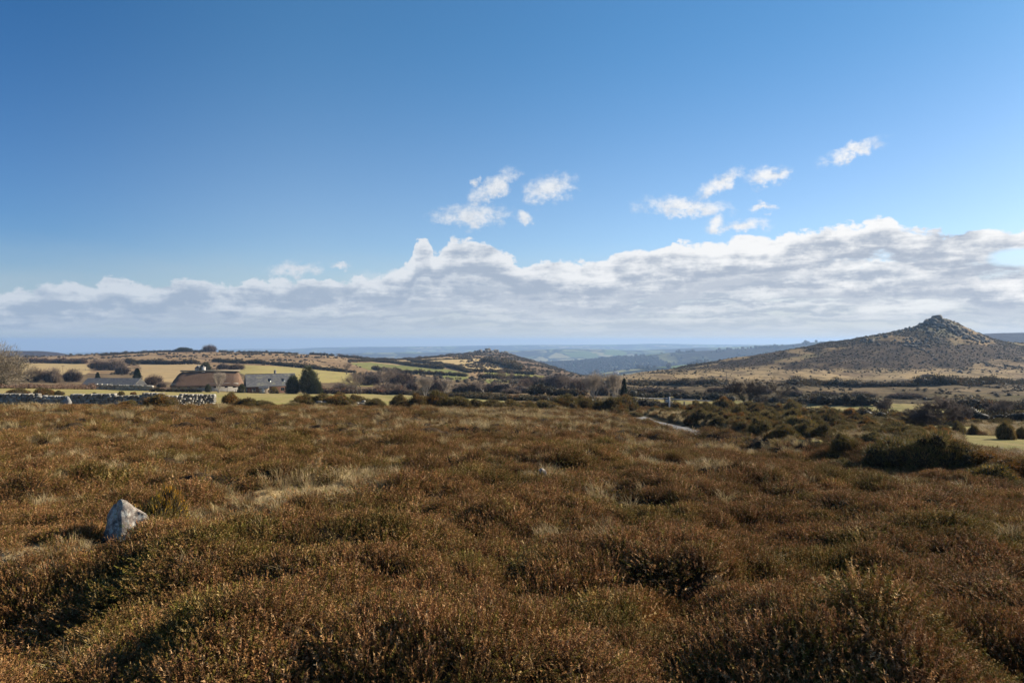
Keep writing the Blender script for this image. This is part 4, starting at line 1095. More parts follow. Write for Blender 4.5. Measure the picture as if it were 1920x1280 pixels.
hedge([(236, 681), (270, 682), (320, 683), (372, 682)], 4.0, 4, 'dark hedge along the top of the tan field behind the thatched roof', DK)
hedge([(655, 679), (700, 678), (740, 681), (782, 687), (830, 692)], 3.6, 3.5, 'hedge between the green strip and the tan strip fields', DK)
hedge([(772, 678), (815, 683), (850, 690), (884, 699)], 3.6, 3.5, 'hedge down the left side of the large tan tor field', DK)
hedge([(700, 693), (760, 700), (820, 703), (876, 706)], 3.2, 3, 'hedge below the green strip field in the middle distance', DK)
hedge([(764, 676), (800, 676), (840, 674), (884, 673)], 2.2, 3, 'faint hedge line between the two tan fields of the middle tor', DK)
hedge([(884, 697), (920, 698), (960, 700), (1000, 703)], 3.6, 3.5, 'hedge under the tan tor field above the bright green strip', DK)
hedge([(900, 709), (950, 710), (1010, 712)], 3.2, 3.5, 'hedge below the bright green strip left of the brown thickets', DK)
hedge([(905, 681), (940, 683), (960, 690), (980, 694)], 7, 8, 'belt of dark scrub at the foot of the rocky middle tor', DK)
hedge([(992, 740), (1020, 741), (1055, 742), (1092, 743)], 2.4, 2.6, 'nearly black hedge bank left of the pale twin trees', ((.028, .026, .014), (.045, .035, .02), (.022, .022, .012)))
hedge([(1168, 742), (1230, 744), (1300, 748), (1378, 752)], 2.2, 2.6, 'dark hedge behind the signpost verge', ((.032, .032, .016), (.055, .042, .025), (.026, .026, .014)), leaf=.3)
hedge([(1420, 753), (1470, 756), (1540, 758), (1600, 759), (1650, 760)], 2.1, 2.6, 'dark hedge behind the strip of turf right of the bare tree', ((.032, .032, .016), (.055, .042, .025), (.026, .026, .014)), leaf=.3)
hedge([(1178, 722), (1230, 722), (1300, 722), (1350, 721)], 2.6, 5, 'broken line of scrub across the foot of the right hill, left part', DK, gaps=.2)
hedge([(1486, 722), (1530, 722), (1575, 722)], 2.8, 5, 'short clump of hedge at the foot of the peaked hill', DK)
hedge([(1582, 723), (1640, 724), (1700, 724), (1716, 724)], 2.4, 5, 'hedge at the foot of the peaked hill, middle section', DK)
hedge([(1718, 722), (1780, 721), (1850, 720), (1935, 719)], 3.6, 5, 'tall dark hedge at the foot of the peaked hill, right section', DK)
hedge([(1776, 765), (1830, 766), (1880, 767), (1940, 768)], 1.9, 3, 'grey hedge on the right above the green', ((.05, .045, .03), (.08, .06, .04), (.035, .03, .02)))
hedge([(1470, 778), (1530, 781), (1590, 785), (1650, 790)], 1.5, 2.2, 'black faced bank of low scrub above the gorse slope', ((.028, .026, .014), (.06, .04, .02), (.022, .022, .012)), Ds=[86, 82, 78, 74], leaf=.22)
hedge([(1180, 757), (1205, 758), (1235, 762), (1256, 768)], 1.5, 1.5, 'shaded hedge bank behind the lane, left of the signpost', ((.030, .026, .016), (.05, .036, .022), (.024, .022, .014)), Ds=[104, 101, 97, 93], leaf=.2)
hedge([(1400, 762), (1440, 766), (1480, 770)], 1.0, 1.6, 'low scrub along the near edge of the turf strip right of the bare tree', DK, leaf=.2)
hedge([(1820, 790), (1870, 793), (1935, 796)], 1.8, 3, 'dark scrub bank behind the solitary bush on the green', ((.028, .026, .014), (.05, .036, .02), (.022, .022, .012)), leaf=.22)
hedge([(-60, 728), (0, 728), (60, 728), (120, 729), (178, 730)], 1.7, 2.2, 'brown bracken bank along the far edge of the pasture, left', ((.17, .105, .065), (.20, .13, .08), (.10, .06, .04)), leaf=.25, mat='leaf')
hedge([(285, 734), (330, 735), (376, 735)], 1.3, 1.4, 'clipped dark hedge in front of the thatched cottage garden', DK, leaf=.25)
hedge([(600, 738), (650, 738), (700, 738), (768, 739)], 2.4, 3, 'brown scrub at the far edge of the pasture right of the conifer', BR, leaf=.35)
hedge([(770, 740), (820, 742), (880, 745), (950, 750)], 1.3, 2.6, 'low dark scrub line below the pale upright trees', DK, leaf=.25)
hedge([(955, 750), (1010, 752), (1070, 754), (1120, 755)], 1.1, 2, 'dark scrub edge behind the gorse of the moor rim', DK, leaf=.22)
hedge([(910, 735), (940, 734), (970, 735), (990, 737)], 3.0, 5, 'rusty bracken bank beside the leaning birch', BR, leaf=.35, mat='leaf')

# bare trees, thickets and evergreens
g3 = 'bare trees'
_c = twig_dome(520, [(0, 0, 4.2, 4.3, 4, 4.0), (2.4, 0, 2.6, 2.8, 2.6, 2.6), (-2.4, .5, 2.8, 3, 2.6, 2.8), (1.2, -1, 5.0, 2.4, 2.4, 2.4), (3.4, 0, 1.5, 2.0, 2, 1.6)], 16000, .35, 1.0, .045, (.22, .18, .12))
T_BIG.append(assign([T_BIG[0][0], ('crown', _c)], ('bark', 'bark')))
put_tree('bare_tree', T_BIG[1], 8, -14, 718, 86, 'large pale bare tree cut by the left edge of the picture', D=185, wide=1.15)
put_bush(THICK[0], 393, 661, 27, 15.5, 'round crowned leafless tree alone on the left skyline', None, D=875, name='hawthorn_tree', cat='tree', w0=4.2, h0=2.6)
put_tree('bare_tree', T_ROUND[0], 7, 673, 736, 46, 'bare multi-stemmed tree with dark trunks right of the conifer', D=205, wide=1.25)
put_tree('bare_tree', T_ROUND[1], 7, 722, 730, 46, 'broad bare brown tree right of the dark multi-stemmed one', wide=1.2)
put_tree('bare_tree', T_PALE[0], 7, 797, 739, 44, 'pale upright bare tree, left one of two at the pasture edge', D=170, wide=.85)
put_tree('bare_tree', T_PALE[1], 7, 837, 741, 38, 'pale upright bare tree, right one of two at the pasture edge', D=165, wide=.75)
put_tree('birch_tree', assign(bare_tree(700, 6, .4, 1, lean=(-.35, 0), col=(.42, .38, .33), tcol=(.25, .20, .16)), ('bark', 'bark')), 6, 910, 744, 36, 'slender birch leaning left with a pale trunk beyond the pasture tip', D=150, rz=0, wide=.9)
put_tree('bare_tree', T_ROUND[0], 7, 937, 722, 32, 'small bare tree in the gap above the bracken bank', D=300, wide=.9)
put_tree('bare_tree', T_ROUND[1], 7, 955, 722, 26, 'small bare tree close right of the gap tree', D=305, wide=.8)
put_tree('bare_tree', T_PALE[0], 7, 1111, 757, 62, 'large pale spreading bare tree, left of the twin trees by the lane', D=118, wide=1.15)
put_tree('bare_tree', T_PALE[1], 7, 1153, 756, 60, 'tall narrow pale bare tree, right of the twin trees by the lane', D=120, wide=.72)
put_tree('ivy_tree', CONIF[2], 6, 1170, 744, 42, 'dark ivy clad tree touching the right twin tree', D=128, wide=.9)
put_tree('bare_tree', T_THORN[0], 6, 1402, 767, 60, 'dark bare thorn tree with ivy at its foot beside the turf strip', D=106)
put_tree('bare_tree', T_THORN[1], 6, 1460, 768, 62, 'thin bare tree with one clear trunk right of the ivy thorn', D=104)
put_tree('bare_shrub', T_THORN[1], 6, 1436, 766, 34, 'small bare shrub between the two thorn trees', D=110)
put_tree('windswept_thorn', T_WIND[0], 4, 1766, 808, 78, 'big windswept thorn tree leaning left over the gorse slope', D=54, rz=0, wide=1.25)
put_tree('windswept_thorn', T_WIND[1], 4, 1668, 782, 36, 'small pale thorn bush leaning left at the end of the hedge', D=88, rz=0)
put_tree('windswept_thorn', T_WIND[0], 4, 1806, 800, 44, 'grey thorn shrub right behind the big windswept thorn', D=66, rz=.2)
put_tree('windswept_thorn', T_WIND[1], 4, 1893, 788, 44, 'combed looking thorn tree on the right above the solitary gorse bush', D=76, rz=-.1, wide=1.3)
put_tree('bare_tree', T_ROUND[0], 7, 500, 664, 6, 'tiny lone bush on the skyline above the slate roof', D=885)
put_tree('bare_tree', T_ROUND[1], 7, 634, 668, 7, 'first small skyline tree above the green strip', D=885, wide=1.4)
put_tree('bare_tree', T_ROUND[0], 7, 664, 671, 8, 'second small skyline tree above the green strip', D=885, wide=1.2)
put_tree('bare_tree', T_ROUND[1], 7, 650, 700, 24, 'bare tree at the right end of the long dark hedge', D=430, wide=.9)
put_tree('bare_tree', T_ROUND[0], 7, 523, 687, 14, 'small pale bare tree in the long dark hedge', D=560)
put_tree('bare_tree', T_PALE[0], 7, 1440, 662, 8, 'tiny lone tree on the left shoulder of the peaked hill', D=560, wide=.7)
put_tree('bare_tree', T_ROUND[0], 7, 1608, 634, 6, 'tiny windblown bush on the skyline left of the peak', D=598, wide=1.1)
put_tree('bare_tree', T_PALE[1], 7, 410, 733, 42, 'pale bare garden tree in front of the thatched roof', D=210, wide=.8)
put_tree('bare_tree', T_ROUND[0], 7, 1295, 726, 16, 'small bare tree in the scrub line, left one of a pair', D=270)
put_tree('bare_tree', T_ROUND[1], 7, 1316, 726, 15, 'small bare tree in the scrub line, right one of a pair', D=270)
put_tree('bare_tree', T_ROUND[1], 7, 1062, 730, 30, 'bare tree among the brown thickets left of the twin trees', D=230, wide=1.2)
put_tree('conifer', CONIF[0], 6, 579, 737, 54, 'tall dark conifer at the right end of the slate house', D=207, wide=1.0)
put_tree('evergreen_tree', CONIF[1], 5, 549, 737, 36, 'lower yellow green evergreen between slate house and conifer', D=208, wide=.85)
put_tree('evergreen_shrub', CONIF[1], 5, 592, 738, 30, 'dark evergreen shrub at the right foot of the tall conifer', D=205, wide=.9)
put_tree('conifer', CONIF[2], 6, 257, 706, 27, 'small dark pine above the long grey shed roof', D=300, wide=1.6)
put_tree('conifer', CONIF[2], 6, 183, 706, 18, 'small bright green conifer left of the pine', D=300, wide=1.5)
put_tree('evergreen_tree', CONIF[1], 5, 385, 691, 22, 'dark evergreen beside the small white gabled house', D=400, wide=1.1)
put_tree('evergreen_shrub', CONIF[1], 5, 3, 718, 20, 'yellow green shrub under the large tree at the left edge', D=190)
put_tree('evergreen_shrub', CONIF[1], 5, 390, 734, 16, 'dark green shrub before the thatched cottage wall', D=211, wide=.8)
put_tree('evergreen_shrub', CONIF[1], 5, 453, 735, 18, 'dark shrub between the thatched cottage and the slate house gable', D=210, wide=.9)
put_tree('evergreen_shrub', CONIF[1], 5, 345, 662, 9, 'low dark wooded mound on the left skyline', D=885, wide=4.2)
put_bush(GORSE_FL[0], 512, 736, 22, 13, 'orange flowering garden bush in front of the slate house', None, D=209, name='garden_bush', cat='bush')
th = [(62, 716, 46, 28), (97, 717, 48, 30), (134, 716, 46, 26), (185, 694, 36, 22), (212, 694, 44, 24), (228, 702, 34, 18), (285, 722, 34, 22), (300, 726, 22, 12), (418, 692, 26, 12), (440, 694, 34, 14), (640, 737, 60, 22), (690, 722, 60, 26), (750, 724, 52, 30),
      (735, 738, 60, 22), (772, 738, 30, 26), (818, 736, 40, 30), (868, 738, 50, 22), (892, 738, 44, 24), (985, 728, 40, 22), (1012, 728, 52, 26), (1048, 728, 56, 30), (1085, 734, 56, 28), (1128, 742, 30, 28), (1215, 736, 60, 10), (1265, 737, 50, 10), (1425, 738, 50, 14), (1372, 736, 40, 12),
      (1345, 738, 40, 14), (1490, 742, 44, 12), (1550, 744, 60, 12), (1700, 748, 70, 12), (1620, 744, 50, 12), (640, 664.5, 14, 6), (1740, 706, 24, 5), (960, 738, 40, 12)]
places = ['behind the left pasture, first from the left', 'behind the left pasture, second from the left', 'behind the left pasture, third from the left', 'left of the pine, first', 'left of the pine, second', 'directly left of the pine', 'between the grey shed and the thatched roof', 'at the left foot of the thatched roof',
          'behind the cottage chimney', 'behind the right end of the thatched ridge', 'right of the conifer', 'under the dark multi-stemmed tree', 'right of the dark multi-stemmed tree', 'at the pasture edge below the broad brown tree', 'left of the first pale upright tree', 'between the two pale upright trees',
          'right of the second pale upright tree', 'left of the leaning birch', 'left end of the valley head thickets', 'second of the valley head thickets', 'largest of the valley head thickets', 'just left of the twin trees', 'between the twin trees', 'on the brown heath right of the twin trees', 'on the brown heath above the signpost',
          'behind the two thorn trees', 'left behind the ivy thorn', 'on the heath left of the ivy thorn', 'right behind the thin bare tree', 'on the heath above the turf strip', 'on the heath above the windswept thorn', 'on the heath left of the pale leaning thorn', 'on the skyline above the green strip', 'low on the peaked hill', 'beside the bracken bank']
for i, ((px, py, w, h), pl) in enumerate(zip(th, places)):
    put_bush(THICK[i % 3], px, py, w, h, 'leafless brown thicket ' + pl, 'leafless thickets', D=hit(px, py, 100) if py > 670 else 880, name='thicket', cat='thicket', w0=4.2, h0=2.6)

# ------------------------------------------------------------------ rocks
def rock_arrays(rng, size, cuts=11, sub=3):
    bm = bmesh.new(); bmesh.ops.create_icosphere(bm, subdivisions=sub, radius=1)
    V = np.array([v.co for v in bm.verts]); Fc = [[v.index for v in f.verts] for f in bm.faces]; bm.free()
    n = rng.normal(0, 1, (cuts, 3)); n /= np.linalg.norm(n, axis=1, keepdims=True); hh = rng.uniform(.55, .95, cuts)
    q = V @ n.T; r = np.where(q > .05, hh / np.maximum(q, .05), 9).min(1); r = np.minimum(r, 1.1)
    V = V * r[:, None]
    V += V * (.06 * fbm(V[:, 0] * 3 + rng.random() * 99, V[:, 1] * 3 + V[:, 2] * 3, 3, 7))[:, None]
    return V * np.array(size), Fc
ROCKS = []
for _i in range(5):
    _V, _F = rock_arrays(np.random.default_rng(40 + _i), (.5, .5, .5), 12, 2); _m = MB(); _m.add(_V, _F); _me = _m.mesh('rock'); _me.materials.append(M['granite']); ROCKS.append(_me)
def outcrop(name, blocks, label, cat='rock outcrop', seed=1):
    """blocks: (photo column, distance, width, depth, height, lift); every block a part"""
    rng = np.random.default_rng(seed); r = None
    for i, (px, D, w, d, h, lift) in enumerate(blocks):
        x = (px - 960) / F * D; z = gz(x, D)
        if r is None: o0 = (x, D, z); r = empty(name, o0); tag(r, label, cat)
        o = bpy.data.objects.new('rock', ROCKS[i % 5]); COL.objects.link(o); o.parent = r
        o.location = (x - o0[0], D - o0[1], z - o0[2] + lift + h * .25); o.scale = (w, d, h); o.rotation_euler = (rng.normal(0, .12), rng.normal(0, .12), rng.uniform(-.5, .5) + 1.57 * rng.integers(0, 4))
    return r
def blocks(cx, cD, sx, sD, n, s0, s1, seed, lift=0):
    r = np.random.default_rng(seed); L = []
    for i in range(n):
        w = r.uniform(s0, s1); L.append((cx + r.normal(0, sx), cD + r.normal(0, sD), w * r.uniform(.9, 1.7), w, w * r.uniform(.6, 1.2), r.uniform(-.2, .3) * w + lift))
    return L
summit = [(1757, 632, 13, 9, 9, .9), (1747, 630, 9, 7, 5, 0), (1767, 630, 10, 7, 6, 0), (1752, 624, 10, 8, 7, 0), (1738, 626, 8, 7, 5, 0), (1728, 626, 7, 6, 4, 0), (1780, 628, 9, 7, 5, 0), (1790, 630, 8, 7, 5, 0), (1752, 620, 8, 6, 5, 0), (1764, 616, 9, 6, 5, 0), (1776, 618, 7, 6, 5, 0)]
outcrop('rock_outcrop', summit + blocks(1762, 622, 20, 8, 60, 1.6, 4.6, 3), 'dark granite crag forming the pointed summit of the right hill', seed=3)
outcrop('rock_outcrop', blocks(1806, 614, 13, 8, 46, 1.2, 3.6, 4), 'tumbled grey rocks on the right slope just below the summit crag', seed=4)
outcrop('rock_outcrop', blocks(1718, 560, 13, 10, 46, 1.2, 3.4, 6), 'pale grey rocks halfway up the peaked hill, left below the summit', seed=6)
outcrop('rock_outcrop', blocks(1752, 585, 10, 8, 26, 1.0, 2.6, 7), 'small pale rocks directly below the summit crag', seed=7)
outcrop('rock_outcrop', [(915, 1090, 14, 10, 9, 0), (900, 1088, 11, 9, 7, 0), (928, 1086, 11, 9, 7, 0), (888, 1080, 8, 8, 5, 0)] + blocks(914, 1075, 16, 12, 60, 2.0, 6.0, 10), 'craggy pale rocks crowning the middle tor', seed=10)
outcrop('rock_outcrop', blocks(880, 1060, 9, 12, 30, 2.0, 4.6, 11), 'grey boulder field on the left shoulder of the middle tor', seed=11)
outcrop('rock_outcrop', [(949, 1070, 10, 8, 7, 0)] + blocks(950, 1060, 9, 12, 34, 2.0, 5.0, 12), 'second lower crag right of the middle tor crown', seed=12)
rng_b = np.random.default_rng(77)
bould = []
for i in range(3):
    V, Fc = rock_arrays(rng_b, (1, .8, .7), 12, 2); mb = MB(); mb.add(V, Fc); me = mb.mesh('boulder'); me.materials.append(M['granite']); bould.append(me)
for i in range(120):
    if i < 30: px, D = rng_b.uniform(1560, 1880), rng_b.uniform(440, 620)
    elif i < 60: px, D = rng_b.normal(1838, 14), rng_b.normal(640, 10)
    elif i < 74: px, D = rng_b.normal(1632, 18), rng_b.normal(590, 8)
    elif i < 84: px, D = rng_b.normal(1700, 12), rng_b.normal(618, 8)
    else: px, D = rng_b.uniform(890, 1010), rng_b.uniform(820, 1050)
    x = (px - 960) / F * D; s = rng_b.uniform(.5, 1.4) * (1 if i < 30 else 1.5)*1.4
    o = bpy.data.objects.new('boulder', bould[i % 3]); COL.objects.link(o); o.location = (x, D, gz(x, D) + .1 * s); o.rotation_euler = (0, 0, rng_b.uniform(0, 6)); o.scale = (s, s, s)
    if i < 84: tag(o, 'small grey granite boulder lying loose on the slope of the peaked hill', 'boulder', 'loose boulders on the peaked hill')
    else: tag(o, 'small grey granite boulder lying loose on the flank of the middle tor', 'boulder', 'loose boulders on the middle tor')

def hull_stone(name, pts, loc, label, disp=.012, sub=5, rz=0):
    bm = bmesh.new()
    for p in pts: bm.verts.new(p)
    bmesh.ops.convex_hull(bm, input=bm.verts)
    bmesh.ops.delete(bm, geom=[v for v in bm.verts if not v.link_faces], context='VERTS')
    bmesh.ops.subdivide_edges(bm, edges=bm.edges, cuts=2 ** (sub - 1), use_grid_fill=True)
    bmesh.ops.triangulate(bm, faces=bm.faces)
    for _ in range(3): bmesh.ops.smooth_vert(bm, verts=bm.verts, factor=.25, use_axis_x=True, use_axis_y=True, use_axis_z=True)
    bm.normal_update()
    V = np.array([v.co for v in bm.verts]); N = np.array([v.normal for v in bm.verts])
    dn = fbm(V[:, 0] * 9 + V[:, 2] * 5, V[:, 1] * 9 - V[:, 2] * 7, 5, 17, .6)
    V = V + N * (dn * disp * 2)[:, None]
    for v, c in zip(bm.verts, V): v.co = c
    me = bpy.data.meshes.new(name); bm.to_mesh(me); bm.free()
    for p in me.polygons: p.use_smooth = True
    o = link(name, me, M['stone']); o.location = loc; o.rotation_euler = (0, 0, rz); tag(o, label, 'stone')
    return o
SK = 1.22
Ds_ = 7.62; xs_ = (235 - 960) / F * Ds_; zs_ = CZ - (1003 - 640) / F * Ds_
hull_stone('granite_stone', [(SK * a, SK * b, SK * c * .86) for a, b, c in [(-.20, -.04, -.35), (.0, -.20, -.35), (.22, -.03, -.35), (.18, .20, -.35), (-.15, .18, -.35), (-.195, -.03, .0), (-.175, .02, .20), (-.12, .05, .33), (-.05, .03, .372), (-.025, -.01, .365), (.035, -.15, .06), (.05, -.15, -.02), (.20, .02, .19), (.205, -.01, .12), (.17, -.07, 0), (.12, .12, .20)]],
           (xs_, Ds_, zs_), 'pale lichen spotted granite stone with a sharp peak standing in the heather', .019)
D2 = 13.0; hull_stone('half_buried_stone', [(-.12, -.07, -.3), (.12, -.07, -.3), (.1, .1, -.3), (-.1, .1, -.3), (-.10, -.04, .12), (.0, -.02, .20), (.10, .0, .14), (.03, .07, .18)], ((1015 - 960) / F * D2, D2, CZ - (896 - 640) / F * D2), 'small grey half buried stone out on the heather moor', .01, 4)

# ------------------------------------------------------------------ drystone walls
def drystone(name, pts, h, label, seed=1, size=.34, thick=.5, dips=.25):
    rng = np.random.default_rng(seed); mb = MB()
    Q = np.array([((px - 960) / F * D, D) for px, D in pts]); seg = np.hypot(*(Q[1:] - Q[:-1]).T); cum = np.concatenate([[0], np.cumsum(seg)])
    o0 = None; nrow = max(2, int(round(h / (size * .62))))
    bm = bmesh.new(); bmesh.ops.create_icosphere(bm, subdivisions=2, radius=1); TV = np.array([v.co for v in bm.verts]); TF = [[v.index for v in f.verts] for f in bm.faces]; bm.free()
    box = np.sign(TV) * np.abs(TV) ** .45
    pal = [(.25, .23, .19), (.31, .285, .235), (.18, .165, .135), (.38, .355, .30)]
    for r in range(nrow):
        s = rng.uniform(0, .3)
        while s < cum[-1]:
            w = size * rng.uniform(.55, 1.7); rh = h / nrow * rng.uniform(.85, 1.2)
            x, y = np.interp(s + w / 2, cum, Q[:, 0]), np.interp(s + w / 2, cum, Q[:, 1]); z = gz(x, y)
            if o0 is None: o0 = (x, y, z)
            top = h * (1 - dips * abs(vnoise(np.array([s * .35]), np.array([seed + .5]), 3)[0]) * 2)
            zc = (r + .5) * h / nrow
            if zc < top + .02:
                V = box * np.array([w / 2 * 1.10, thick / 2 * rng.uniform(.85, 1.1), rh / 2 * 1.08]) * rng.uniform(.86, 1.1, (len(TV), 1))
                a = rng.normal(0, .12); V = np.stack([V[:, 0] * math.cos(a) - V[:, 2] * math.sin(a), V[:, 1], V[:, 0] * math.sin(a) + V[:, 2] * math.cos(a)], 1)
                mb.add(V + np.array([x - o0[0], y - o0[1] + rng.normal(0, .04), z - o0[2] + zc]), TF, np.array(pal[rng.choice(4, p=[.35, .3, .2, .15])]) * rng.uniform(.8, 1.2))
            s += w
    o = link(name, mb.mesh(name), M['wall_stone']); o.location = o0; tag(o, label, 'drystone wall')
drystone('drystone_wall', [(-90, 50.5), (60, 51), (240, 52.5), (320, 53.5), (400, 55.5)], .95, 'grey lichened drystone wall between the heather and the pasture', 2, size=.25, dips=.12)
drystone('drystone_wall', [(592, 58), (640, 59), (690, 60)], .55, 'short remnant of pale drystone wall under the dense gorse clump', 3, dips=.5)
drystone('drystone_wall', [(730, 60.5), (742, 61)], .4, 'few pale wall stones showing left of the narrow dark gorse bush', 4)
drystone('drystone_wall', [(176, 212), (230, 213), (285, 214)], 1.7, 'mossy field wall in front of the long grey shed', 5, size=.9, thick=.9, dips=.1)
V, Fc = rock_arrays(np.random.default_rng(21), (.34, .3, .42), 9, 3); mb = MB(); mb.add(V, Fc, (.26, .25, .23)); o = link('wall_boulder', mb.mesh('wall_boulder'), M['wall_stone'])
o.location = ((125 - 960) / F * 50.6, 50.6, gz((125 - 960) / F * 50.6, 50.6) + .3); tag(o, 'large triangular boulder leaning against the drystone wall', 'boulder')

# ------------------------------------------------------------------ buildings
def part(name, parent, mat, boxes=(), mb=None):
    m = mb or MB()
    for a, b in boxes: m.box(a, b)
    return link(name, m.mesh(name), M[mat], parent)
def window(parent, x, y, z, w=.9, h=.9, axis='y', sgn=-1, frame='frame_paint'):
    """a framed window on a wall whose outside looks along sgn*axis"""
    t, d = .08, .07
    def bx(x0, x1, z0, z1, o0, o1):
        if axis == 'y': return ((x0, min(y + sgn * o0, y + sgn * o1), z0), (x1, max(y + sgn * o0, y + sgn * o1), z1))
        return ((min(x + sgn * o0, x + sgn * o1), x0, z0), (max(x + sgn * o0, x + sgn * o1), x1, z1))
    c = x if axis == 'y' else y
    g = part('window', parent, 'glass', [bx(c - w / 2 + t, c + w / 2 - t, z + t, z + h - t, .005, .03)])
    part('frame', g, frame, [bx(c - w / 2, c - w / 2 + t, z, z + h, .002, d), bx(c + w / 2 - t, c + w / 2, z, z + h, .002, d), bx(c - w / 2 + t, c + w / 2 - t, z, z + t, .002, d), bx(c - w / 2 + t, c + w / 2 - t, z + h - t, z + h, .002, d), bx(c - .025, c + .025, z + t, z + h - t, .032, d - .01)])
def gable_house(name, px, D, rz, L, Wd, hw, hr, label, wall='white_wall', gable=None, roof='slate', over=.35, cat='house', hip0=0, hip1=0, thick=.14, noise_=0, dz=0):
    x = (px - 960) / F * D; r = empty(name, (x, D, gz(x, D) + dz), rz); tag(r, label, cat)
    l, w = L / 2, Wd / 2
    mb = MB()
    mb.add([(-l, -w, -1.2), (l, -w, -1.2), (l, w, -1.2), (-l, w, -1.2), (-l, -w, hw), (l, -w, hw), (l, w, hw), (-l, w, hw)], [(0, 1, 5, 4), (1, 2, 6, 5), (2, 3, 7, 6), (3, 0, 4, 7)])
    part('wall', r, wall, mb=mb)
    if not hip0 or not hip1:
        g = MB()
        for s, hp in ((-1, hip0), (1, hip1)):
            if hp: continue
            e = .004 * s
            g.add([(s * l + e, -w, hw), (s * l + e, w, hw), (s * l + e, 0, hr - .06), (s * (l - .2), -w, hw), (s * (l - .2), w, hw), (s * (l - .2), 0, hr - .06)], [(0, 1, 2), (3, 5, 4), (0, 2, 5, 3), (1, 4, 5, 2), (0, 3, 4, 1)])
        part('gable', r, gable or wall, mb=g)
    sl = (hr - hw) / w; ez = hw - over * sl
    a0, a1 = -l - over, l + over
    bm = bmesh.new()
    P = [(a0, -w - over, ez), (a1, -w - over, ez), (a1, w + over, ez), (a0, w + over, ez), (a0 + hip0, 0, hr), (a1 - hip1, 0, hr)]
    up = [bm.verts.new(p) for p in P]; dn = [bm.verts.new((p[0], p[1], p[2] - thick)) for p in P]
    for q in ((0, 1, 5, 4), (2, 3, 4, 5), (1, 2, 5), (3, 0, 4)): bm.faces.new([up[i] for i in q])
    for q in ((4, 5, 1, 0), (5, 4, 3, 2), (5, 2, 1), (4, 0, 3)): bm.faces.new([dn[i] for i in q])
    for i, j in ((0, 1), (1, 2), (2, 3), (3, 0)): bm.faces.new((up[i], dn[i], dn[j], up[j]))
    if noise_:
        bmesh.ops.subdivide_edges(bm, edges=bm.edges, cuts=9, use_grid_fill=True); bmesh.ops.remove_doubles(bm, verts=bm.verts, dist=.001)
        for _ in range(4): bmesh.ops.smooth_vert(bm, verts=bm.verts, factor=.4, use_axis_x=True, use_axis_y=True, use_axis_z=True)
        bm.normal_update(); V = np.array([v.co for v in bm.verts]); n_ = fbm(V[:, 0] * .5, V[:, 1] * .5 + V[:, 2] * .4, 3, 5)
        for v, k in zip(bm.verts, n_): v.co += v.normal * float(k) * noise_
    bmesh.ops.recalc_face_normals(bm, faces=bm.faces)
    me = bpy.data.meshes.new('roof'); bm.to_mesh(me); bm.free()
    if noise_:
        for p in me.polygons: p.use_smooth = True
    rf = link('roof', me, M[roof], r)
    return r, rf
def chimney(rf, x, y, z0, z1, s, mat, pot=True, cap='cowl'):
    c = part('chimney', rf, mat, [((x - s / 2, y - s / 2, z0), (x + s / 2, y + s / 2, z1)), ((x - s / 2 - .08, y - s / 2 - .08, z1 + .003), (x + s / 2 + .08, y + s / 2 + .08, z1 + .14))])
    if pot:
        m = MB(); m.tube((x, y, z1 + .1), (x, y, z1 + .6), .15, .12, 10); link('chimney_pot', m.mesh('chimney_pot'), M[cap], rf)
# long thatched cottage
r, rf = gable_house('thatched_cottage', 389, 228, math.radians(13), 20.5, 7.4, 2.5, 6.5, 'long thatched cottage with brown roof and white chimney', roof='thatch', over=.7, hip0=2.6, hip1=1.2, thick=.45, noise_=.28, cat='cottage', dz=.2)
m = MB(); m.box((-8.3, -.42, 6.2), (10.2, .42, 6.66)); rg = link('ridge_cap', m.mesh('ridge_cap'), M['thatch_ridge'], rf)
chimney(rf, -1.2, .1, 5.6, 7.6, 1.0, 'white_paint')
for wx in (-8, -5, -1.5, 3, 6.5, 9): window(r, wx, -3.7, .9, 1.0, .95)
d = part('door', r, 'dark_boards', [((.6, -3.76, -.2), (1.5, -3.705, 1.95))]); part('handle', d, 'cowl', [((1.34, -3.82, .9), (1.4, -3.765, 1.0))])
# slate roofed house, gable turned to the left
r, rf = gable_house('slate_house', 507, 221, math.radians(27), 14.6, 7.6, 2.7, 6.1, 'slate roofed stone house with dark boarded gable and roof windows', wall='brick_wall', gable='dark_boards', over=.4)
m = MB(); m.tube((-7.6, 0, 6.1), (7.6, 0, 6.1), .09, .09, 6); link('ridge_tiles', m.mesh('ridge_tiles'), M['slate'], rf)
chimney(rf, 1.5, .3, 5.5, 7.0, .7, 'rubble_wall')
sl = (6.1 - 2.7) / 3.8
for wx in (-.5, 3.6):
    m = MB()
    y0, y1 = -2.6, -1.7; z0, z1 = 6.1 + y0 * sl, 6.1 + y1 * sl
    m.add([(wx - .45, y0, z0 + .05), (wx + .45, y0, z0 + .05), (wx + .45, y1, z1 + .05), (wx - .45, y1, z1 + .05), (wx - .45, y0, z0 - .1), (wx + .45, y0, z0 - .1), (wx + .45, y1, z1 - .1), (wx - .45, y1, z1 - .1)], [(0, 1, 2, 3), (4, 7, 6, 5), (0, 4, 5, 1), (1, 5, 6, 2), (2, 6, 7, 3), (3, 7, 4, 0)])
    link('roof_window', m.mesh('roof_window'), M['glass'], rf)
for wx in (-5.5, -2.2, 3.2, 6): window(r, wx, -3.8, .8, 1.1, 1.0)
window(r, -7.31, 0, 3.1, .9, .9, axis='x', sgn=-1); window(r, -7.31, -1.5, .8, 1.0, 1.0, axis='x', sgn=-1)
d = part('door', r, 'white_paint', [((.2, -3.88, -.5), (1.2, -3.81, 1.9))]); part('handle', d, 'cowl', [((.3, -3.93, .8), (.36, -3.885, .9))])
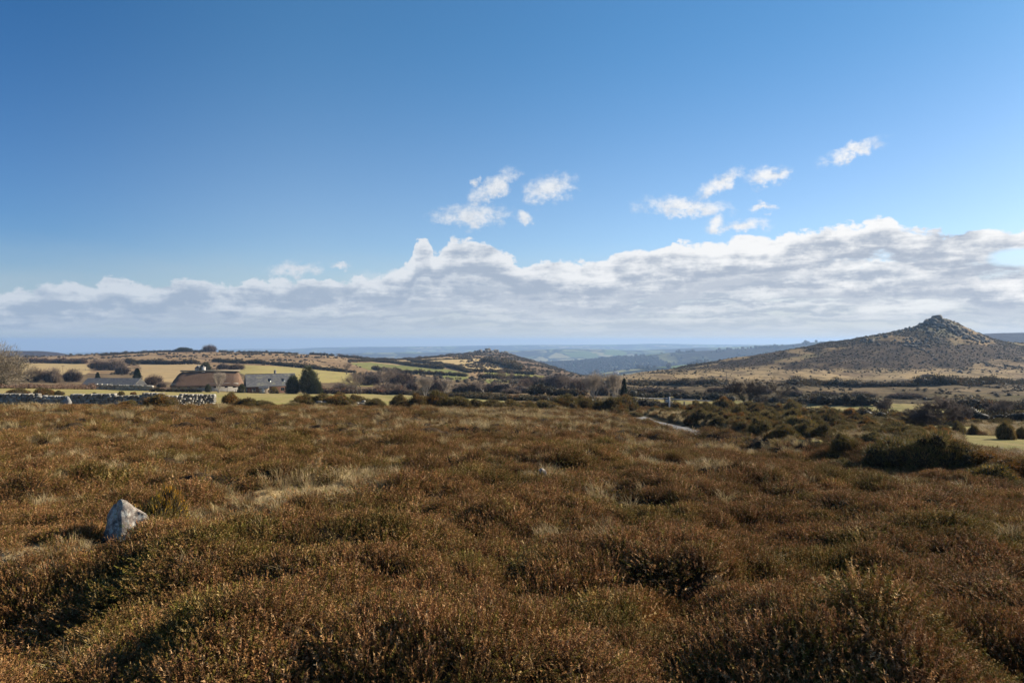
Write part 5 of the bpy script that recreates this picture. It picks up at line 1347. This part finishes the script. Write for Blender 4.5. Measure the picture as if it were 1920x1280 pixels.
# long low grey shed
r, rf = gable_house('long_shed', 214, 232, math.radians(-2), 17.8, 6.4, 1.6, 3.6, 'long low shed with grey slate roof behind the field wall', wall='dark_boards', over=.3, cat='shed', dz=-.2)
d = part('door', r, 'pale_wood', [((6.5, -3.28, -.4), (8.0, -3.21, 1.2))]); window(r, -3, -3.2, .4, 1.0, .7)
# small distant houses
r, rf = gable_house('white_gabled_house', 376, 418, math.radians(75), 5, 4, 2.6, 4.2, 'small white gabled house beside the dark evergreen on the hillside', over=.2)
window(r, -2.5, 0, 1.0, 1, 1, axis='x', sgn=-1)
r, rf = gable_house('white_farmhouse', 1155, 2210, math.radians(20), 16, 8, 5, 8.5, 'tiny white farmhouse among trees far down the valley', over=.3)
for wx in (-5, 0, 5): window(r, wx, -4, 2, 1.4, 1.4)
r, rf = gable_house('white_farmhouse', 1177, 2260, math.radians(-10), 14, 7, 4, 7, 'second tiny pale farm building in the valley, right of the first', over=.3)
window(r, 0, -3.5, 1.5, 1.4, 1.4)
# garden shed, log store, gate
r, rf = gable_house('garden_shed', 495, 213, .1, 2.6, 2, 1.7, 2.3, 'pale garden shed in front of the slate house', wall='pale_wood', roof='slate', over=.12, cat='shed')
d = part('door', r, 'white_paint', [((-.4, -1.05, -.2), (.4, -1.003, 1.55))])
r = empty('wooden_gate', ((548 - 960) / F * 209, 209, gz((548 - 960) / F * 209, 209))); tag(r, 'pale wooden field gate below the yellow green evergreen', 'gate')
for sx in (-1.5, 1.5): part('post', r, 'pale_wood', [((sx - .09, -.09, -.3), (sx + .09, .09, 1.3))])
for k in range(5): part('rail', r, 'pale_wood', [((-1.405, -.03, .2 + k * .24), (1.405, .03, .31 + k * .24))])
# utility poles
def pole(px, D, H, label):
    x = (px - 960) / F * D; r = empty('utility_pole', (x, D, gz(x, D))); tag(r, label, 'pole')
    m = MB(); m.tube((0, 0, -.5), (0, 0, H), .13, .09, 8); link('pole', m.mesh('pole'), M['wood_post'], r)
    part('crossarm', r, 'wood_post', [((-.8, -.05, H - .5), (.8, .05, H - .38))])
    for s in (-.7, 0, .7):
        m = MB(); m.tube((s, 0, H - .377), (s, 0, H - .2), .05, .04, 8); link('insulator', m.mesh('insulator'), M['cowl'], r)
pole(595, 226, 6.6, 'thin wooden utility pole right of the tall conifer')
pole(118, 335, 6.2, 'small wooden utility pole in the left field')
pole(1362, 240, 5.0, 'small dark pole on the heath left of the ivy thorn')
# post and wire fences
def fence(pts, n, H, label, wires=3):
    Q = np.array([((px - 960) / F * D, D) for px, D in pts]); cum = np.concatenate([[0], np.cumsum(np.hypot(*(Q[1:] - Q[:-1]).T))])
    s = np.linspace(0, cum[-1], n); x = np.interp(s, cum, Q[:, 0]); y = np.interp(s, cum, Q[:, 1]); z = ground(x, y)
    r = empty('wire_fence', (x[0], y[0], z[0])); tag(r, label, 'fence')
    for i in range(n):
        m = MB(); m.box((-.055, -.055, -.3), (.055, .055, H * RNG.uniform(.9, 1.1))); o = link('post', m.mesh('post'), M['wood_post'], r); o.location = (x[i] - x[0], y[i] - y[0], z[i] - z[0]); o.rotation_euler = (RNG.normal(0, .03), RNG.normal(0, .04), 0)
    m = MB()
    for w in range(wires):
        for i in range(n - 1):
            hz = H * (.35 + .28 * w); a = (x[i] - x[0], y[i] - y[0] - .06, z[i] - z[0] + hz); b = (x[i + 1] - x[0], y[i + 1] - y[0] - .06, z[i + 1] - z[0] + hz); m.tube(a, b, .006, .006, 3, cap=False)
    link('wire', m.mesh('wire'), M['cowl'], r)
fence([(300, 210), (390, 209), (480, 208), (600, 206)], 20, 1.15, 'post and wire fence along the far side of the pasture by the houses')
fence([(45, 470), (100, 470), (160, 465)], 10, 1.5, 'row of fence posts across the top of the left tan field')
fence([(20, 195), (60, 196)], 5, 1.2, 'short fence beside the large tree at the left edge')
# signpost at the lane
D = 91.0; x = (1255 - 960) / F * D; r = empty('signpost', (x, D, gz(x, D))); tag(r, 'white signpost with a small plate beside the lane bend', 'signpost')
top = CZ - (743.5 - 640) / F * D - gz(x, D)
part('post', r, 'white_paint', [((-.09, -.09, -.3), (.09, .09, top))])
m = MB(); z = top - .12
m.add([(-.10, -.035, z), (-.10, -.035, z - .24), (-.66, -.035, z - .24), (-.80, -.035, z - .12), (-.66, -.035, z), (-.10, .035, z), (-.10, .035, z - .24), (-.66, .035, z - .24), (-.80, .035, z - .12), (-.66, .035, z)],
      [(0, 4, 3, 2, 1), (5, 6, 7, 8, 9), (0, 5, 9, 4), (4, 9, 8, 3), (3, 8, 7, 2), (2, 7, 6, 1), (1, 6, 5, 0)])
link('finger_board', m.mesh('finger_board'), M['cowl'], r)
part('plate', r, 'white_paint', [((-.50, -.04, z - .66), (-.10, .03, z - .30))])
D = 104.0; x = (1283 - 960) / F * D; r = empty('stone_post', (x, D, gz(x, D))); tag(r, 'short dark post on the grass right of the signpost', 'post')
m = MB(); m.tube((0, 0, -.3), (0, 0, .75), .13, .11, 8); link('post', m.mesh('post'), M['wood_post'], r); m = MB(); m.tube((0, 0, .752), (0, 0, .82), .14, .10, 8); link('cap', m.mesh('cap'), M['rubble_wall'], r)

# ------------------------------------------------------------------ lanes
def lane(name, line, wd, lift):
    Q = np.array(line); seg = np.hypot(*(Q[1:] - Q[:-1]).T); cum = np.concatenate([[0], np.cumsum(seg)])
    s = np.arange(0, cum[-1], .8); x = np.interp(s, cum, Q[:, 0]); y = np.interp(s, cum, Q[:, 1])
    k = np.ones(9) / 9; x = np.convolve(np.pad(x, 4, mode='edge'), k, 'valid'); y = np.convolve(np.pad(y, 4, mode='edge'), k, 'valid')
    dx, dy = np.gradient(x), np.gradient(y); l = np.hypot(dx, dy); nx, ny = -dy / l, dx / l
    rows = []; wob = .12 * fbm(s * .4, s * 0, 2, 3)
    zc = ground(x, y)
    for t in np.linspace(-1, 1, 7):
        X = x + nx * t * (wd / 2 + wob); Y = y + ny * t * (wd / 2 + wob)
        rows.append(np.stack([X, Y, np.maximum(ground(X, Y), zc - .05) + lift - .03 * t * t], 1))
    R = np.stack(rows, 1); n, mcol = R.shape[:2]; idx = np.arange(n * mcol).reshape(n, mcol)
    q = np.stack([idx[:-1, :-1], idx[1:, :-1], idx[1:, 1:], idx[:-1, 1:]], -1).reshape(-1, 4)
    o = link(name, np_mesh(name, R.reshape(-1, 3), q.ravel(), np.full(len(q), 4)), M['road']); tag(o, kind='structure')
lane('road', road_line, 2.5, .05)
lane('lane', [W(1164, hit(1164, 744, 100)), W(1220, hit(1220, 746.5, 100)), W(1280, hit(1280, 749.5, 100)), W(1340, hit(1340, 753, 100))], 2.2, .15)

# ------------------------------------------------------------------ ground cover on the hills
def build_scrub():
    srcs = []
    for s in (900, 901, 902):
        rng = np.random.default_rng(s); mb = MB(); blob(mb, (0, 0, .25), (.42, .42, .36), rng, (.035, .032, .018), 2)
        P, N = lobed_points(rng, [(0, 0, .28, .5, .5, .45), (.25, .1, .22, .3, .3, .3), (-.25, -.1, .2, .3, .3, .28)], 260, .8)
        mb.tris(spray_tris(P, N + [0, 0, .5], rng.uniform(.10, .22, len(P)), rng.uniform(.05, .1, len(P)), None, .5, rng), np.array([(.10, .070, .034), (.145, .092, .046), (.085, .070, .030)])[rng.integers(0, 3, len(P))] * rng.uniform(.7, 1.4, (len(P), 1)))
        srcs.append(mb.mesh('scrub_tuft'))
    n = 60000
    px = RNG.uniform(1135, 2000, n); D = np.sqrt(RNG.uniform(100 ** 2, 720 ** 2, n)); x = (px - 960) / F * D
    z = ground(x, D); py = 640 - (z - CZ) / D * F
    nz = fbm(x * .03, D * .016, 4, 161); n2_ = fbm(x * .08, D * .05, 3, 301)
    pr = sst(.02, .16, nz) * .65 * (py < 692) + .03 * (py < 700) + sst(-.05, .25, n2_) * .5 * (py > 714) + .02
    for poly in DARKHEATH: pr = np.where(inpoly(px, py, poly) & (D > 380), .28, pr)
    for poly, a, b in TURF: pr = np.where(inpoly(px, py, poly) & (D > a) & (D < b), 0, pr)
    k = RNG.random(n) < pr
    x, D_ = x[k], D[k]; s = RNG.uniform(.6, 1.0, len(x)) * (1 + 1.2 * RNG.random(len(x)) ** 4) * np.interp(D_, [100, 400, 700], [.75, 1.0, 1.15])
    scatter('hill_scrub', srcs, 'leaf', x, D_, s, RNG.uniform(0, 6.28, len(x)), .1, -.05, RNG.uniform(.5, 1.0, len(x)))
    n = 26000
    px = RNG.uniform(-60, 1140, n); D = np.sqrt(RNG.uniform(150 ** 2, 1100 ** 2, n)); x = (px - 960) / F * D; z = ground(x, D); py = 640 - (z - CZ) / D * F
    nz = fbm(x * .02, D * .012, 4, 311)
    pr = sst(0, .3, nz) * .35 + .02
    pr = np.where((D < 330) & (px < 965), 0, pr)
    for poly, a, b, c in FIELDS: pr = np.where(inpoly(px, py, poly) & (D > a) & (D < b), 0, pr)
    pr = np.where((px > 860) & (px < 1060) & (D > 600) & (py < 700), np.maximum(pr, sst(-.2, .2, nz) * .6), pr)
    pr = np.where((px > 700) & (px < 1140) & (D < 420) & (D > 200), .35, pr)
    k = RNG.random(n) < pr; x, D_ = x[k], D[k]; s = RNG.uniform(1.0, 2.8, len(x)) * np.interp(D_, [150, 1000], [.8, 1.5])
    scatter('moor_scrub', srcs, 'leaf', x, D_, s, RNG.uniform(0, 6.28, len(x)), .1, -.05, RNG.uniform(.5, 1.0, len(x)))
    # low gorse and bramble filling the slope between the bushes
    lowg = [GORSE[i][0][1].copy() for i in range(3)]
    n = 3600; px = RNG.uniform(1215, 2000, n); D = RNG.uniform(20, 98, n); x = (px - 960) / F * D; z = ground(x, D); py = 640 - (z - CZ) / D * F
    ok = (D > bound(px) + 1) & (seg_dist(x, D, road_line) > 2.6)
    for poly_, a, b in TURF: ok &= ~(inpoly(px, py, poly_) & (D > a) & (D < b))
    ok &= fbm(x * .12, D * .12, 3, 351) > -.12
    ok &= ~((px > 1775) & (D > 24) & (D < 62))
    x, D_ = x[ok], D[ok]
    scatter('low_gorse', lowg, 'gorse', x, D_, RNG.uniform(.25, .62, len(x)), RNG.uniform(0, 6.28, len(x)), .15, -.1, RNG.uniform(.7, 1.3, len(x)))
    # wooded country far below
    wd = []
    for s in (910, 911, 912):
        rng = np.random.default_rng(s); mb = MB(); blob(mb, (0, 0, .45), (.42, .42, .42), rng, (.045, .038, .026), 2)
        P, N = lobed_points(rng, [(0, 0, .5, .5, .5, .5)], 160, .85)
        mb.tris(spray_tris(P, N + [0, 0, .3], .2, .12, None, .6, rng), np.array([(.05, .045, .025), (.085, .062, .048), (.03, .038, .02)])[s - 910] * rng.uniform(.7, 1.4, (len(P), 1)))
        wd.append(mb.mesh('far_tree'))
    n = 30000
    px = RNG.uniform(980, 1700, n); D = RNG.uniform(1500, 4600, n); x = (px - 960) / F * D
    nz = fbm(x * .0014, D * .0011, 4, 321); line = np.abs(fbm(x * .0032, D * .0026, 2, 331))
    pr = np.where(nz > .17, .9, 0) + np.where(line < .014, .9, 0) + .010
    k = (RNG.random(n) < pr); x, D_ = x[k], D[k]
    scatter('far_woods', wd, 'leaf', x, D_, RNG.uniform(8, 16, len(x)), RNG.uniform(0, 6.28, len(x)), .05, -1.5, RNG.uniform(.7, 1.1, len(x)))
build_scrub()
